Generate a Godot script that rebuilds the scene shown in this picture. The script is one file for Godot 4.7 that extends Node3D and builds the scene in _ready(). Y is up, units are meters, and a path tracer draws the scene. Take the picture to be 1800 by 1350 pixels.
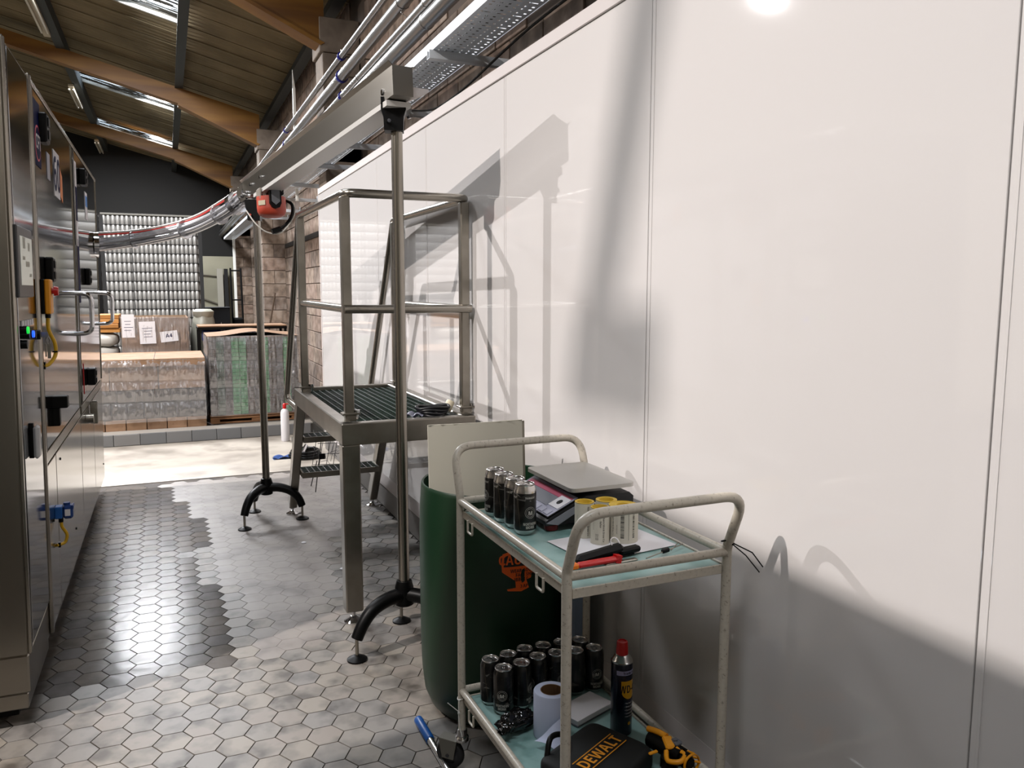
extends Node3D
# A brewery canning hall: white panel partition on the right, stainless filler on the left, platform, conveyor stands, barrel and trolley.

class M:
	var v := PackedVector3Array()
	var n := PackedVector3Array()
	var u := PackedVector2Array()
	func tri(a: Vector3, b: Vector3, c: Vector3, na: Vector3, nb: Vector3, nc: Vector3, ua := Vector2.ZERO, ub := Vector2.ZERO, uc := Vector2.ZERO):
		if (b - a).cross(c - a).dot(na + nb + nc) > 0.0:
			v.append_array([a, c, b]); n.append_array([na, nc, nb]); u.append_array([ua, uc, ub])
		else:
			v.append_array([a, b, c]); n.append_array([na, nb, nc]); u.append_array([ua, ub, uc])
	func quad(a: Vector3, b: Vector3, c: Vector3, d: Vector3, nn := Vector3.ZERO):   # corners counter-clockwise seen from outside
		if nn == Vector3.ZERO: nn = (c - a).cross(d - b).normalized()
		tri(a, b, c, nn, nn, nn, Vector2(0, 1), Vector2(1, 1), Vector2(1, 0))
		tri(a, c, d, nn, nn, nn, Vector2(0, 1), Vector2(1, 0), Vector2(0, 0))
	func box(c: Vector3, s: Vector3, bev := 0.0, t := Transform3D.IDENTITY):
		var h := s * 0.5
		var b := minf(bev, minf(h.x, minf(h.y, h.z)) * 0.9)
		for ax in 3:
			for sg in [-1.0, 1.0]:
				var a1 := (ax + 1) % 3
				var a2 := (ax + 2) % 3
				var p := []
				for k in [[-1, -1], [1, -1], [1, 1], [-1, 1]]:
					var q := Vector3.ZERO
					q[ax] = sg * h[ax]; q[a1] = k[0] * (h[a1] - b); q[a2] = k[1] * (h[a2] - b)
					p.append(t * (c + q))
				var nn := Vector3.ZERO
				nn[ax] = sg
				quad(p[0], p[1], p[2], p[3], (t.basis * nn).normalized())
		if b <= 0.0: return
		for ax in 3:
			var a1 := (ax + 1) % 3
			var a2 := (ax + 2) % 3
			for s1 in [-1.0, 1.0]:
				for s2 in [-1.0, 1.0]:
					var p := []
					for k in [[-1, 0], [1, 0], [1, 1], [-1, 1]]:
						var q := Vector3.ZERO
						q[ax] = k[0] * (h[ax] - b)
						q[a1] = s1 * (h[a1] - (b if k[1] == 1 else 0.0)); q[a2] = s2 * (h[a2] - (0.0 if k[1] == 1 else b))
						p.append(t * (c + q))
					var nn := Vector3.ZERO
					nn[a1] = s1; nn[a2] = s2
					quad(p[0], p[1], p[2], p[3], (t.basis * nn).normalized())
		for s0 in [-1.0, 1.0]:
			for s1 in [-1.0, 1.0]:
				for s2 in [-1.0, 1.0]:
					var sv := Vector3(s0, s1, s2)
					var nn := (t.basis * sv).normalized()
					tri(t * (c + sv * (h - Vector3(0, b, b))), t * (c + sv * (h - Vector3(b, 0, b))), t * (c + sv * (h - Vector3(b, b, 0))), nn, nn, nn)
	func bar(a: Vector3, b: Vector3, w: float, hgt: float, bev := 0.0, upv := Vector3.UP):   # a box along a line: w across, hgt along upv
		var z := (b - a).normalized()
		var x := upv.cross(z)
		if x.length() < 0.01: x = Vector3.RIGHT
		x = x.normalized()
		box(Vector3.ZERO, Vector3(w, hgt, a.distance_to(b)), bev, Transform3D(Basis(x, z.cross(x), z), (a + b) * 0.5))
	func tube(path, r, sides := 12, closed := false, caps := true, r2 := -1.0):
		var m: int = path.size()
		var rings := []
		var nrm := []
		var up := Vector3.ZERO
		for i in m:
			var d: Vector3
			if closed: d = path[(i + 1) % m] - path[(i - 1 + m) % m]
			elif i == 0: d = path[1] - path[0]
			elif i == m - 1: d = path[m - 1] - path[m - 2]
			else: d = (path[i + 1] - path[i]).normalized() + (path[i] - path[i - 1]).normalized()
			d = d.normalized()
			if up == Vector3.ZERO:
				up = Vector3.UP if absf(d.y) < 0.9 else Vector3.RIGHT
			up = (up - d * up.dot(d)).normalized()
			var sd := d.cross(up)
			var rr: float = r if r2 < 0.0 else lerpf(r, r2, float(i) / (m - 1))
			var k := 1.0
			if not closed and i > 0 and i < m - 1:
				k = 1.0 / maxf(0.5, ((path[i + 1] - path[i]).normalized()).dot(d))
			var ring := []
			var rn := []
			for j in sides:
				var a := TAU * j / sides
				var e := up * cos(a) + sd * sin(a)
				rn.append(e)
				ring.append(path[i] + e * rr * (1.0 if k < 1.001 else lerpf(1.0, k, 0.5)))
			rings.append(ring); nrm.append(rn)
		for i in (m if closed else m - 1):
			var i2: int = (i + 1) % m
			for j in sides:
				var j2: int = (j + 1) % sides
				var u0 := Vector2(float(j) / sides, float(i))
				tri(rings[i][j], rings[i2][j], rings[i2][j2], nrm[i][j], nrm[i2][j], nrm[i2][j2], u0, u0, u0)
				tri(rings[i][j], rings[i2][j2], rings[i][j2], nrm[i][j], nrm[i2][j2], nrm[i][j2], u0, u0, u0)
		if caps and not closed:
			for e in [[0, -1.0], [m - 1, 1.0]]:
				var i: int = e[0]
				var d: Vector3 = ((path[1] - path[0]) if i == 0 else (path[m - 1] - path[m - 2])).normalized() * e[1]
				for j in sides:
					tri(path[i], rings[i][j], rings[i][(j + 1) % sides], d, d, d)
	func cyl(a: Vector3, b: Vector3, r: float, sides := 16, r2 := -1.0):
		tube([a, b], r, sides, false, true, r2)
	func lathe(prof, sides := 24, t := Transform3D.IDENTITY, a0 := 0.0, a1 := TAU):   # prof: Vector2(radius, height) from bottom to top on the outside
		var m: int = prof.size()
		var sn := []
		for i in m - 1:
			var d: Vector2 = prof[i + 1] - prof[i]
			sn.append(Vector2(d.y, -d.x).normalized())
		var total := 0.0
		var ln := [0.0]
		for i in m - 1:
			total += prof[i].distance_to(prof[i + 1]); ln.append(total)
		for i in m - 1:
			var nb: Vector2 = sn[i]
			var nt: Vector2 = sn[i]
			if i > 0 and sn[i].dot(sn[i - 1]) > 0.7: nb = (sn[i] + sn[i - 1]).normalized()
			if i < m - 2 and sn[i].dot(sn[i + 1]) > 0.7: nt = (sn[i] + sn[i + 1]).normalized()
			for j in sides:
				var f0 := float(j) / sides
				var f1 := float(j + 1) / sides
				var p := []
				var q := []
				var w := []
				for k in [[f0, i, nb], [f1, i, nb], [f1, i + 1, nt], [f0, i + 1, nt]]:
					var a: float = lerpf(a0, a1, k[0])
					var pr: Vector2 = prof[k[1]]
					var pn: Vector2 = k[2]
					p.append(t * Vector3(pr.x * sin(a), pr.y, pr.x * cos(a)))
					q.append((t.basis * Vector3(pn.x * sin(a), pn.y, pn.x * cos(a))).normalized())
					w.append(Vector2(k[0], 1.0 - ln[k[1]] / total))
				tri(p[0], p[1], p[2], q[0], q[1], q[2], w[0], w[1], w[2])
				tri(p[0], p[2], p[3], q[0], q[2], q[3], w[0], w[2], w[3])
	func prism(poly, depth: float, t := Transform3D.IDENTITY):   # polygon in xy, counter-clockwise, extruded from z = 0 to depth
		var pl := PackedVector2Array(poly)
		if Geometry2D.is_polygon_clockwise(pl): pl.reverse()
		var ix := Geometry2D.triangulate_polygon(pl)
		var nz: Vector3 = (t.basis * Vector3(0, 0, 1)).normalized()
		if depth < 0.0: nz = -nz
		for i in range(0, ix.size(), 3):
			var a := pl[ix[i]]; var b := pl[ix[i + 1]]; var c := pl[ix[i + 2]]
			tri(t * Vector3(a.x, a.y, depth), t * Vector3(b.x, b.y, depth), t * Vector3(c.x, c.y, depth), nz, nz, nz, a, b, c)
			tri(t * Vector3(a.x, a.y, 0), t * Vector3(b.x, b.y, 0), t * Vector3(c.x, c.y, 0), -nz, -nz, -nz, a, b, c)
		for i in pl.size():
			var a := pl[i]; var b := pl[(i + 1) % pl.size()]
			var e := (b - a)
			var nn := (t.basis * Vector3(e.y, -e.x, 0)).normalized()
			quad(t * Vector3(a.x, a.y, 0), t * Vector3(b.x, b.y, 0), t * Vector3(b.x, b.y, depth), t * Vector3(a.x, a.y, depth), nn)
	func grid(f: Callable, nu: int, nv: int, flip := false):   # a smooth sheet: f(u, v) -> Vector3
		var p := []
		for i in nu + 1:
			var row := []
			for j in nv + 1: row.append(f.call(float(i) / nu, float(j) / nv))
			p.append(row)
		var q := []
		for i in nu + 1:
			var row := []
			for j in nv + 1:
				var du: Vector3 = p[mini(i + 1, nu)][j] - p[maxi(i - 1, 0)][j]
				var dv: Vector3 = p[i][mini(j + 1, nv)] - p[i][maxi(j - 1, 0)]
				row.append((dv.cross(du) if flip else du.cross(dv)).normalized())
			q.append(row)
		for i in nu:
			for j in nv:
				var w0 := Vector2(float(i) / nu, float(j) / nv); var w1 := Vector2(float(i + 1) / nu, float(j + 1) / nv)
				tri(p[i][j], p[i + 1][j], p[i + 1][j + 1], q[i][j], q[i + 1][j], q[i + 1][j + 1], w0, Vector2(w1.x, w0.y), w1)
				tri(p[i][j], p[i + 1][j + 1], p[i][j + 1], q[i][j], q[i + 1][j + 1], q[i][j + 1], w0, w1, Vector2(w0.x, w1.y))
	func mesh() -> ArrayMesh:
		var a := []
		a.resize(Mesh.ARRAY_MAX)
		a[Mesh.ARRAY_VERTEX] = v; a[Mesh.ARRAY_NORMAL] = n; a[Mesh.ARRAY_TEX_UV] = u
		var m := ArrayMesh.new()
		m.add_surface_from_arrays(Mesh.PRIMITIVE_TRIANGLES, a)
		return m

var rng := RandomNumberGenerator.new()
var mats := {}
var font_bold := SystemFont.new()
var font_sans := SystemFont.new()

func V(x: float, y: float, z: float) -> Vector3: return Vector3(x, y, z)
func T(p: Vector3, ry := 0.0, rx := 0.0, rz := 0.0) -> Transform3D: return Transform3D(Basis.from_euler(Vector3(rx, ry, rz)), p)

func obj(called: String, m, material: Material, parent: Node = self) -> MeshInstance3D:
	var o := MeshInstance3D.new()
	o.name = called
	o.mesh = m.mesh() if m is M else m
	o.material_override = material
	parent.add_child(o, true)
	return o
func tag(o: Node, label: String, category: String, group := "") -> Node:
	o.set_meta("label", label); o.set_meta("category", category)
	if group: o.set_meta("group", group)
	return o
func thing(called: String, label: String, category: String, at := Vector3.ZERO, group := "", ry := 0.0) -> Node3D:
	var o := Node3D.new()
	o.name = called
	add_child(o, true)
	o.position = at; o.rotation.y = ry
	tag(o, label, category, group)
	return o
func struct(called: String, label := "") -> Node3D:
	var o := Node3D.new()
	o.name = called
	add_child(o, true)
	o.set_meta("kind", "structure")
	if label: o.set_meta("label", label)
	return o
func copy(o: Node3D, at: Vector3, label: String, ry := 0.0) -> Node3D:
	var r: Node3D = o.duplicate()
	r.name = String(o.name)
	add_child(r, true)
	r.position = at; r.rotation.y = ry
	r.set_meta("label", label)
	return r

func mat(key: String, c: Color, rough := 0.6, metal := 0.0) -> StandardMaterial3D:
	if mats.has(key): return mats[key]
	var m := StandardMaterial3D.new()
	m.albedo_color = c; m.roughness = rough; m.metallic = metal
	m.resource_name = key
	mats[key] = m
	return m
func noise_image(sd: int, freq: float, stops, size := 256, oct := 4, stretch := Vector2.ONE) -> ImageTexture:
	# a seamless noise picture: stops is a list of [position, Color]
	var f := FastNoiseLite.new()
	f.seed = sd; f.frequency = freq; f.fractal_octaves = oct
	f.noise_type = FastNoiseLite.TYPE_SIMPLEX_SMOOTH
	var src := f.get_seamless_image(int(size * stretch.x), int(size * stretch.y), false, false, 0.2)
	if stretch != Vector2.ONE: src.resize(size, size, Image.INTERPOLATE_CUBIC)
	var g := Gradient.new()
	g.offsets = PackedFloat32Array(stops.map(func(s): return s[0])); g.colors = PackedColorArray(stops.map(func(s): return s[1]))
	var im := Image.create(size, size, true, Image.FORMAT_RGBA8)
	for y in size:
		for x in size: im.set_pixel(x, y, g.sample(src.get_pixel(x, y).r))
	im.generate_mipmaps()
	return ImageTexture.create_from_image(im)
func textured(key: String, tex: Texture2D, scale: Vector3, rough := 0.7, metal := 0.0, world := true) -> StandardMaterial3D:
	var m := mat(key, Color.WHITE, rough, metal)
	m.albedo_texture = tex
	m.uv1_triplanar = true; m.uv1_world_triplanar = world; m.uv1_scale = scale
	return m
func fillet(pts, r: float, seg := 6) -> Array:   # rounds the inner corners of a polyline
	var out := [pts[0]]
	for i in range(1, pts.size() - 1):
		var p: Vector3 = pts[i]
		var d0: Vector3 = (pts[i - 1] - p)
		var d1: Vector3 = (pts[i + 1] - p)
		var ang := d0.angle_to(d1)
		var cut := minf(r / maxf(tan(ang * 0.5), 0.01), minf(d0.length(), d1.length()) * 0.48)
		var a := p + d0.normalized() * cut
		var b := p + d1.normalized() * cut
		for k in seg + 1:
			var s := float(k) / seg
			out.append(a.lerp(p, s).lerp(p.lerp(b, s), s))
	out.append(pts[-1])
	return out
func spline(pts, seg := 8) -> Array:
	var out := []
	for i in pts.size() - 1:
		var p0: Vector3 = pts[maxi(i - 1, 0)]; var p3: Vector3 = pts[mini(i + 2, pts.size() - 1)]
		for k in seg: out.append(pts[i].cubic_interpolate(pts[i + 1], p0, p3, float(k) / seg))
	out.append(pts[-1])
	return out
func lettering(s: String, height: float, t: Transform3D, m: M = null, bend := 0.0, font: Font = null, squeeze := 1.0, depth := 0.0006, left := false, down := false) -> M:
	# flat letters in the xy plane of t, centred; bend > 0 wraps them round a cylinder of that radius whose axis is y
	if m == null: m = M.new()
	var tm := TextMesh.new()
	tm.text = s; tm.font = font if font else font_bold; tm.font_size = 32; tm.pixel_size = 0.01; tm.depth = 0.0; tm.curve_step = 2.0
	var a := tm.get_mesh_arrays() if tm.get_surface_count() else []
	if a.is_empty(): return m
	var p: PackedVector3Array = a[Mesh.ARRAY_VERTEX]
	var ix: PackedInt32Array = a[Mesh.ARRAY_INDEX] if a[Mesh.ARRAY_INDEX] else PackedInt32Array()
	var lo := Vector3(1e9, 1e9, 0); var hi := -lo
	for q in p: lo = lo.min(q); hi = hi.max(q)
	var k := height / maxf(hi.y - lo.y, 1e-6)
	var out := []
	for q in p:
		var x := (q.x - (lo.x if left else (lo.x + hi.x) * 0.5)) * k * squeeze
		var y := (q.y - (lo.y + hi.y) * 0.5) * k
		if down:
			var sw := x
			x = y; y = -sw
		if bend > 0.0: out.append([t * Vector3(sin(x / bend) * (bend + depth), y, cos(x / bend) * (bend + depth)), (t.basis * Vector3(sin(x / bend), 0, cos(x / bend))).normalized()])
		else: out.append([t * Vector3(x, y, depth), (t.basis * Vector3(0, 0, 1)).normalized()])
	var cnt := ix.size() if ix.size() else p.size()
	for i in range(0, cnt, 3):
		var f := []
		for j in 3: f.append(out[ix[i + j]] if ix.size() else out[i + j])
		m.tri(f[0][0], f[1][0], f[2][0], f[0][1], f[1][1], f[2][1])
	return m
func pick(a): return a[rng.randi() % a.size()]
func jit(x: float) -> float: return rng.randf_range(-x, x)

const YAW := -0.40782
const PITCH := -0.11654
const EYE := Vector3(0, 1.6, 0)
const WX := 1.42          # face of the white partition
const BX := 1.90          # face of the block wall
const LAMPS := [Vector3(-2.84, 4.9, -2.0), Vector3(-3.3, 4.74, -7.2)]

func roof_y(x: float) -> float: return 4.745 + 0.258 * (1.565 - x)
func seen(p: Vector3, margin := 0.0) -> bool:   # lies in the picture's field of view
	var q := Basis.from_euler(Vector3(PITCH, YAW, 0)).inverse() * (p - EYE)
	if q.z > -0.3: return false
	var x := 900.0 + 1394.65 * q.x / -q.z
	var y := 675.0 - 1394.65 * q.y / -q.z
	return x > -margin and x < 1800.0 + margin and y > -margin and y < 1350.0 + margin

func _ready():
	rng.seed = 4242
	font_bold.font_names = PackedStringArray(["Droid Sans"]); font_bold.font_weight = 700
	font_sans.font_names = PackedStringArray(["Droid Sans"])
	var cam := Camera3D.new()
	cam.name = "camera"
	cam.fov = rad_to_deg(2.0 * atan(675.0 / 1394.65))
	cam.near = 0.05; cam.far = 100.0
	cam.transform = Transform3D(Basis.from_euler(Vector3(PITCH, YAW, 0)), EYE)
	add_child(cam)
	cam.current = true
	var env := Environment.new()
	env.background_mode = Environment.BG_COLOR
	env.background_color = Color(0.86, 0.93, 1.0)
	env.background_energy_multiplier = 8.0
	env.tonemap_mode = Environment.TONE_MAPPER_LINEAR
	env.tonemap_exposure = 1.0
	env.sdfgi_enabled = true; env.ssao_enabled = true; env.ssil_enabled = true
	var we := WorldEnvironment.new()
	we.name = "environment"
	we.environment = env
	add_child(we)
	lights()
	make_materials()
	floors()
	walls()
	roof()
	services()
	machine()
	conveyor()
	platform()
	store()
	floor_things()
	barrel()
	trolley()
	trolley_top()
	trolley_bottom()

func lights():
	# two unseen flood lamps left of the picture, placed to light wall and floor, and daylight through the rooflights
	var k := 0
	for p in LAMPS:
		var l := AreaLight3D.new()
		l.name = "unseen_flood_lamp_light"
		l.area_size = Vector2(0.06, 0.06)
		l.light_energy = [45.0, 66.0][k]
		l.light_color = [Color(1.0, 0.965, 0.945), Color(1.0, 0.985, 0.985)][k]
		l.set("area_range", 40.0)
		l.shadow_enabled = true
		add_child(l, true)
		l.transform = Transform3D(Basis.from_euler(Vector3(-PI / 2, 0, 0.14)), p)
		k += 1
	for zc in [-0.05, -5.55, -11.05, -16.55, -20.95, -26.45]:  # area lamps stand in for rooflight daylight; the farthest has no rooflight
		var a := AreaLight3D.new()
		a.name = "rooflight_daylight"
		a.area_size = Vector2(1.45, 0.95)
		a.light_color = Color(0.98, 0.985, 1.0)
		a.light_energy = 74.0 if zc < -8.0 else 10.0
		a.set("area_range", 40.0)
		a.shadow_enabled = true
		add_child(a, true)
		a.transform = Transform3D(Basis.from_euler(Vector3(-PI / 2, 0, -0.2525)), Vector3(-0.5, roof_y(-0.5) - 0.06, zc))

func make_materials():
	# steels
	var brushed := noise_image(5, 0.02, [[0.0, Color(0.52, 0.50, 0.465)], [0.5, Color(0.58, 0.56, 0.525)], [1.0, Color(0.63, 0.61, 0.57)]], 128)
	textured("steel", brushed, Vector3(1.6, 1.6, 1.6), 0.33, 1.0, false)
	mat("steel_tube", Color(0.60, 0.58, 0.545), 0.27, 1.0)
	mat("chrome", Color(0.82, 0.82, 0.83), 0.09, 1.0)
	mat("mirror_steel", Color(0.60, 0.60, 0.605), 0.075, 1.0)
	mat("satin_steel", Color(0.57, 0.55, 0.515), 0.3, 1.0)
	mat("galvanised", Color(0.74, 0.76, 0.78), 0.5, 0.0)
	mat("pipe_steel", Color(0.60, 0.595, 0.59), 0.36, 1.0)
	mat("aluminium", Color(0.80, 0.80, 0.80), 0.25, 1.0)
	# plain plastics and paints
	mat("black", Color(0.012, 0.012, 0.013), 0.42).metallic_specular = 0.3
	mat("black_gloss", Color(0.01, 0.01, 0.011), 0.25).metallic_specular = 0.35
	mat("dark_gap", Color(0.03, 0.03, 0.03), 0.9)
	mat("white_paper", Color(0.86, 0.85, 0.86), 0.8).metallic_specular = 0.2
	mat("cream_paint", Color(0.77, 0.74, 0.68), 0.34)
	mat("yellow", Color(0.86, 0.56, 0.04), 0.4)
	mat("red", Color(0.72, 0.05, 0.05), 0.35)
	mat("blue_plastic", Color(0.05, 0.33, 0.62), 0.4)
	mat("navy", Color(0.03, 0.06, 0.24), 0.5).metallic_specular = 0.12
	mat("orange", Color(0.82, 0.26, 0.12), 0.45)
	mat("grey_plastic", Color(0.36, 0.37, 0.39), 0.5)
	var pt := mat("panel_white", Color(0.80, 0.785, 0.775), 0.035)
	pt.metallic_specular = 0.5
	mat("trim_white", Color(0.76, 0.735, 0.725), 0.75).metallic_specular = 0.2

func floors():
	var f := struct("floor", "worn hexagonal clay tiles with a smooth concrete strip behind")
	var grout := textured("grout", noise_image(11, 0.03, [[0.2, Color(0.17, 0.15, 0.13)], [0.8, Color(0.30, 0.27, 0.24)]], 128), Vector3(0.8, 0.8, 0.8), 0.8)
	var m := M.new()
	m.box(V(-3.5, -0.105, -2.6), V(11.0, 0.2, 9.2))
	obj("grout_bed", m, grout, f)
	var conc := textured("concrete", noise_image(12, 0.012, [[0.15, Color(0.47, 0.44, 0.40)], [0.45, Color(0.60, 0.57, 0.53)], [0.7, Color(0.66, 0.63, 0.585)], [0.95, Color(0.52, 0.49, 0.45)]], 256, 5), Vector3(0.35, 0.35, 0.35), 0.5)
	m = M.new()
	m.box(V(-3.05, -0.1, -8.125), V(9.95, 0.2, 1.85))
	obj("concrete_strip", m, conc, f)
	var slab := textured("slab", noise_image(13, 0.015, [[0.2, Color(0.30, 0.29, 0.27)], [0.8, Color(0.42, 0.40, 0.37)]], 128), Vector3(0.4, 0.4, 0.4), 0.7)
	m = M.new()
	m.box(V(-3.05, -0.03, -16.6), V(9.95, 0.3, 15.0))
	obj("raised_slab", m, slab, f)
	# kerb tiles that edge the raised slab
	var kerb := struct("trim_1", "grey kerb tiles along the raised slab")
	var km := []
	for c in [Color(0.43, 0.43, 0.43), Color(0.46, 0.455, 0.45), Color(0.40, 0.405, 0.41)]: km.append(mat("kerb%d" % km.size(), c, 0.45))
	m = M.new()
	m.box(V(0, 0.06, 0), V(0.246, 0.118, 0.05), 0.004)
	var kerb_mesh := m.mesh()
	for i in 16:
		var o := obj("tile", kerb_mesh, pick(km), kerb)
		o.position = V(-2.45 + i * 0.25, 0.003, -9.05 - 0.001 * (i % 3))
	m = M.new()
	m.box(V(-0.55, 0.122, -9.14), V(4.0, 0.012, 0.20), 0.003)
	obj("kerb_top", m, mat("kerb_top", Color(0.62, 0.60, 0.57), 0.55), kerb)
	# hexagonal tiles
	var tones := [[0.33, 0.318, 0.302], [0.337, 0.32, 0.299], [0.322, 0.313, 0.303], [0.35, 0.332, 0.307]]
	var dry := []
	var wet := []
	var worn := []
	for i in 4:
		var c: Array = tones[i]
		var a := Color(c[0] * 1.16, c[1] * 1.16, c[2] * 1.16)
		var dark := Color(c[0] * 0.82, c[1] * 0.80, c[2] * 0.78)
		var base := Color(c[0] * 1.42, c[1] * 1.42, c[2] * 1.42)
		var tx := noise_image(30 + i, 0.022, [[0.12, dark], [0.3, a], [0.55, base], [0.8, base], [1.0, a]], 256, 5)
		dry.append(textured("tile_dry%d" % i, tx, Vector3(0.9, 0.9, 0.9), 0.5))
		var tw := noise_image(40 + i, 0.02, [[0.1, Color(c[0] * 0.95, c[1] * 0.95, c[2] * 0.96)], [0.6, Color(c[0] * 1.2, c[1] * 1.2, c[2] * 1.23)], [1.0, Color(c[0] * 1.1, c[1] * 1.1, c[2] * 1.1)]], 256, 5)
		wet.append(textured("tile_wet%d" % i, tw, Vector3(0.9, 0.9, 0.9), 0.19))
		wet[-1].metallic_specular = 0.15
	var tx2 := noise_image(50, 0.018, [[0.1, Color(0.40, 0.375, 0.36)], [0.4, Color(0.49, 0.465, 0.445)], [0.7, Color(0.525, 0.50, 0.475)], [1.0, Color(0.46, 0.43, 0.41)]], 256, 5)
	worn.append(textured("tile_worn", tx2, Vector3(0.7, 0.7, 0.7), 0.42))
	var bump := noise_image(60, 0.035, [[0.0, Color.BLACK], [1.0, Color.WHITE]], 256, 4)
	for mm in dry + wet + worn:
		mm.heightmap_enabled = true; mm.heightmap_texture = bump; mm.heightmap_scale = 0.07
	var s := 0.06758
	var hexes := []
	for k in [[0.0017, 0.0009], [0.0004, 0.0005]]:
		m = M.new()
		var r0: float = s - k[0] * 1.1547
		var r1: float = r0 - k[1]
		m.lathe([Vector2(r0, -0.006), Vector2(r0, -k[1]), Vector2(r1, 0.0), Vector2(0.0, 0.0)], 6, Transform3D.IDENTITY, PI / 6, PI / 6 + TAU)
		var fl := M.new()
		for j in m.v.size(): fl.v.append(m.v[j])
		fl.u = m.u
		for j in range(0, fl.v.size(), 3):
			var nn := -(fl.v[j + 1] - fl.v[j]).cross(fl.v[j + 2] - fl.v[j]).normalized()
			if nn.y < -0.1: nn = -nn
			for q in 3: fl.n.append(nn)
		hexes.append(fl)
	var places := []
	var rot := 0.00647
	for i in range(-4, 34):
		for j in range(-20, 66):
			var a := (0.5 + 1.5 * i - 7.0208) * s
			var b := (1.7320508 * (j - 0.5 - (0.5 if i % 2 != 0 else 0.0)) + 49.413) * s
			b -= 20.0 * 0.0
			var p := V(cos(rot) * a - sin(rot) * b, 0, -(sin(rot) * a + cos(rot) * b))
			if p.x > 1.385 or p.x < -1.1 or p.z < -7.14 or p.z > 1.5: continue
			places.append(p)
	places.sort_custom(func(a, b): return a.distance_squared_to(EYE) < b.distance_squared_to(EYE))
	var rest := {}
	var shown := 0
	var patch := FastNoiseLite.new()
	patch.seed = 3; patch.frequency = 1.1
	var hm := [hexes[0].mesh(), hexes[1].mesh()]
	for p in places:
		var q: float = patch.get_noise_2d(p.x * 1.2, p.z * 0.8)
		var lo: float = lerpf(-0.08, 0.34, clampf((p.z + 7.0) / 3.2, 0, 1)) + q * 0.22
		var hi: float = lerpf(1.4, 0.62, clampf((p.z + 6.2) / 2.2, 0, 1)) + q * 0.2
		var is_worn: bool = p.x > lo and p.x < hi and p.z < -3.45 + q * 0.5
		var is_wet: bool = p.x < 0.16 + q * 0.25 and p.z < -3.5 and not is_worn
		var mm: Material = worn[0] if is_worn else (pick(wet) if is_wet else pick(dry))
		if shown < 300 and seen(p, 20.0) and not (p.x > 0.9 and p.z > -3.1):
			var o := obj("tile", hm[1 if is_worn else 0], mm, f)
			o.position = p
			shown += 1
		else:
			var key := "%s|%d" % [mm.resource_name, 1 if is_worn else 0]
			if not rest.has(key): rest[key] = [M.new(), mm]
			var src: M = hexes[1 if is_worn else 0]
			for k in src.v.size(): rest[key][0].v.append(src.v[k] + p)
			rest[key][0].n.append_array(src.n); rest[key][0].u.append_array(src.u)
	for key in rest:
		var o := obj("tiles", rest[key][0], rest[key][1], f)
		o.set_meta("kind", "stuff")

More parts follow.
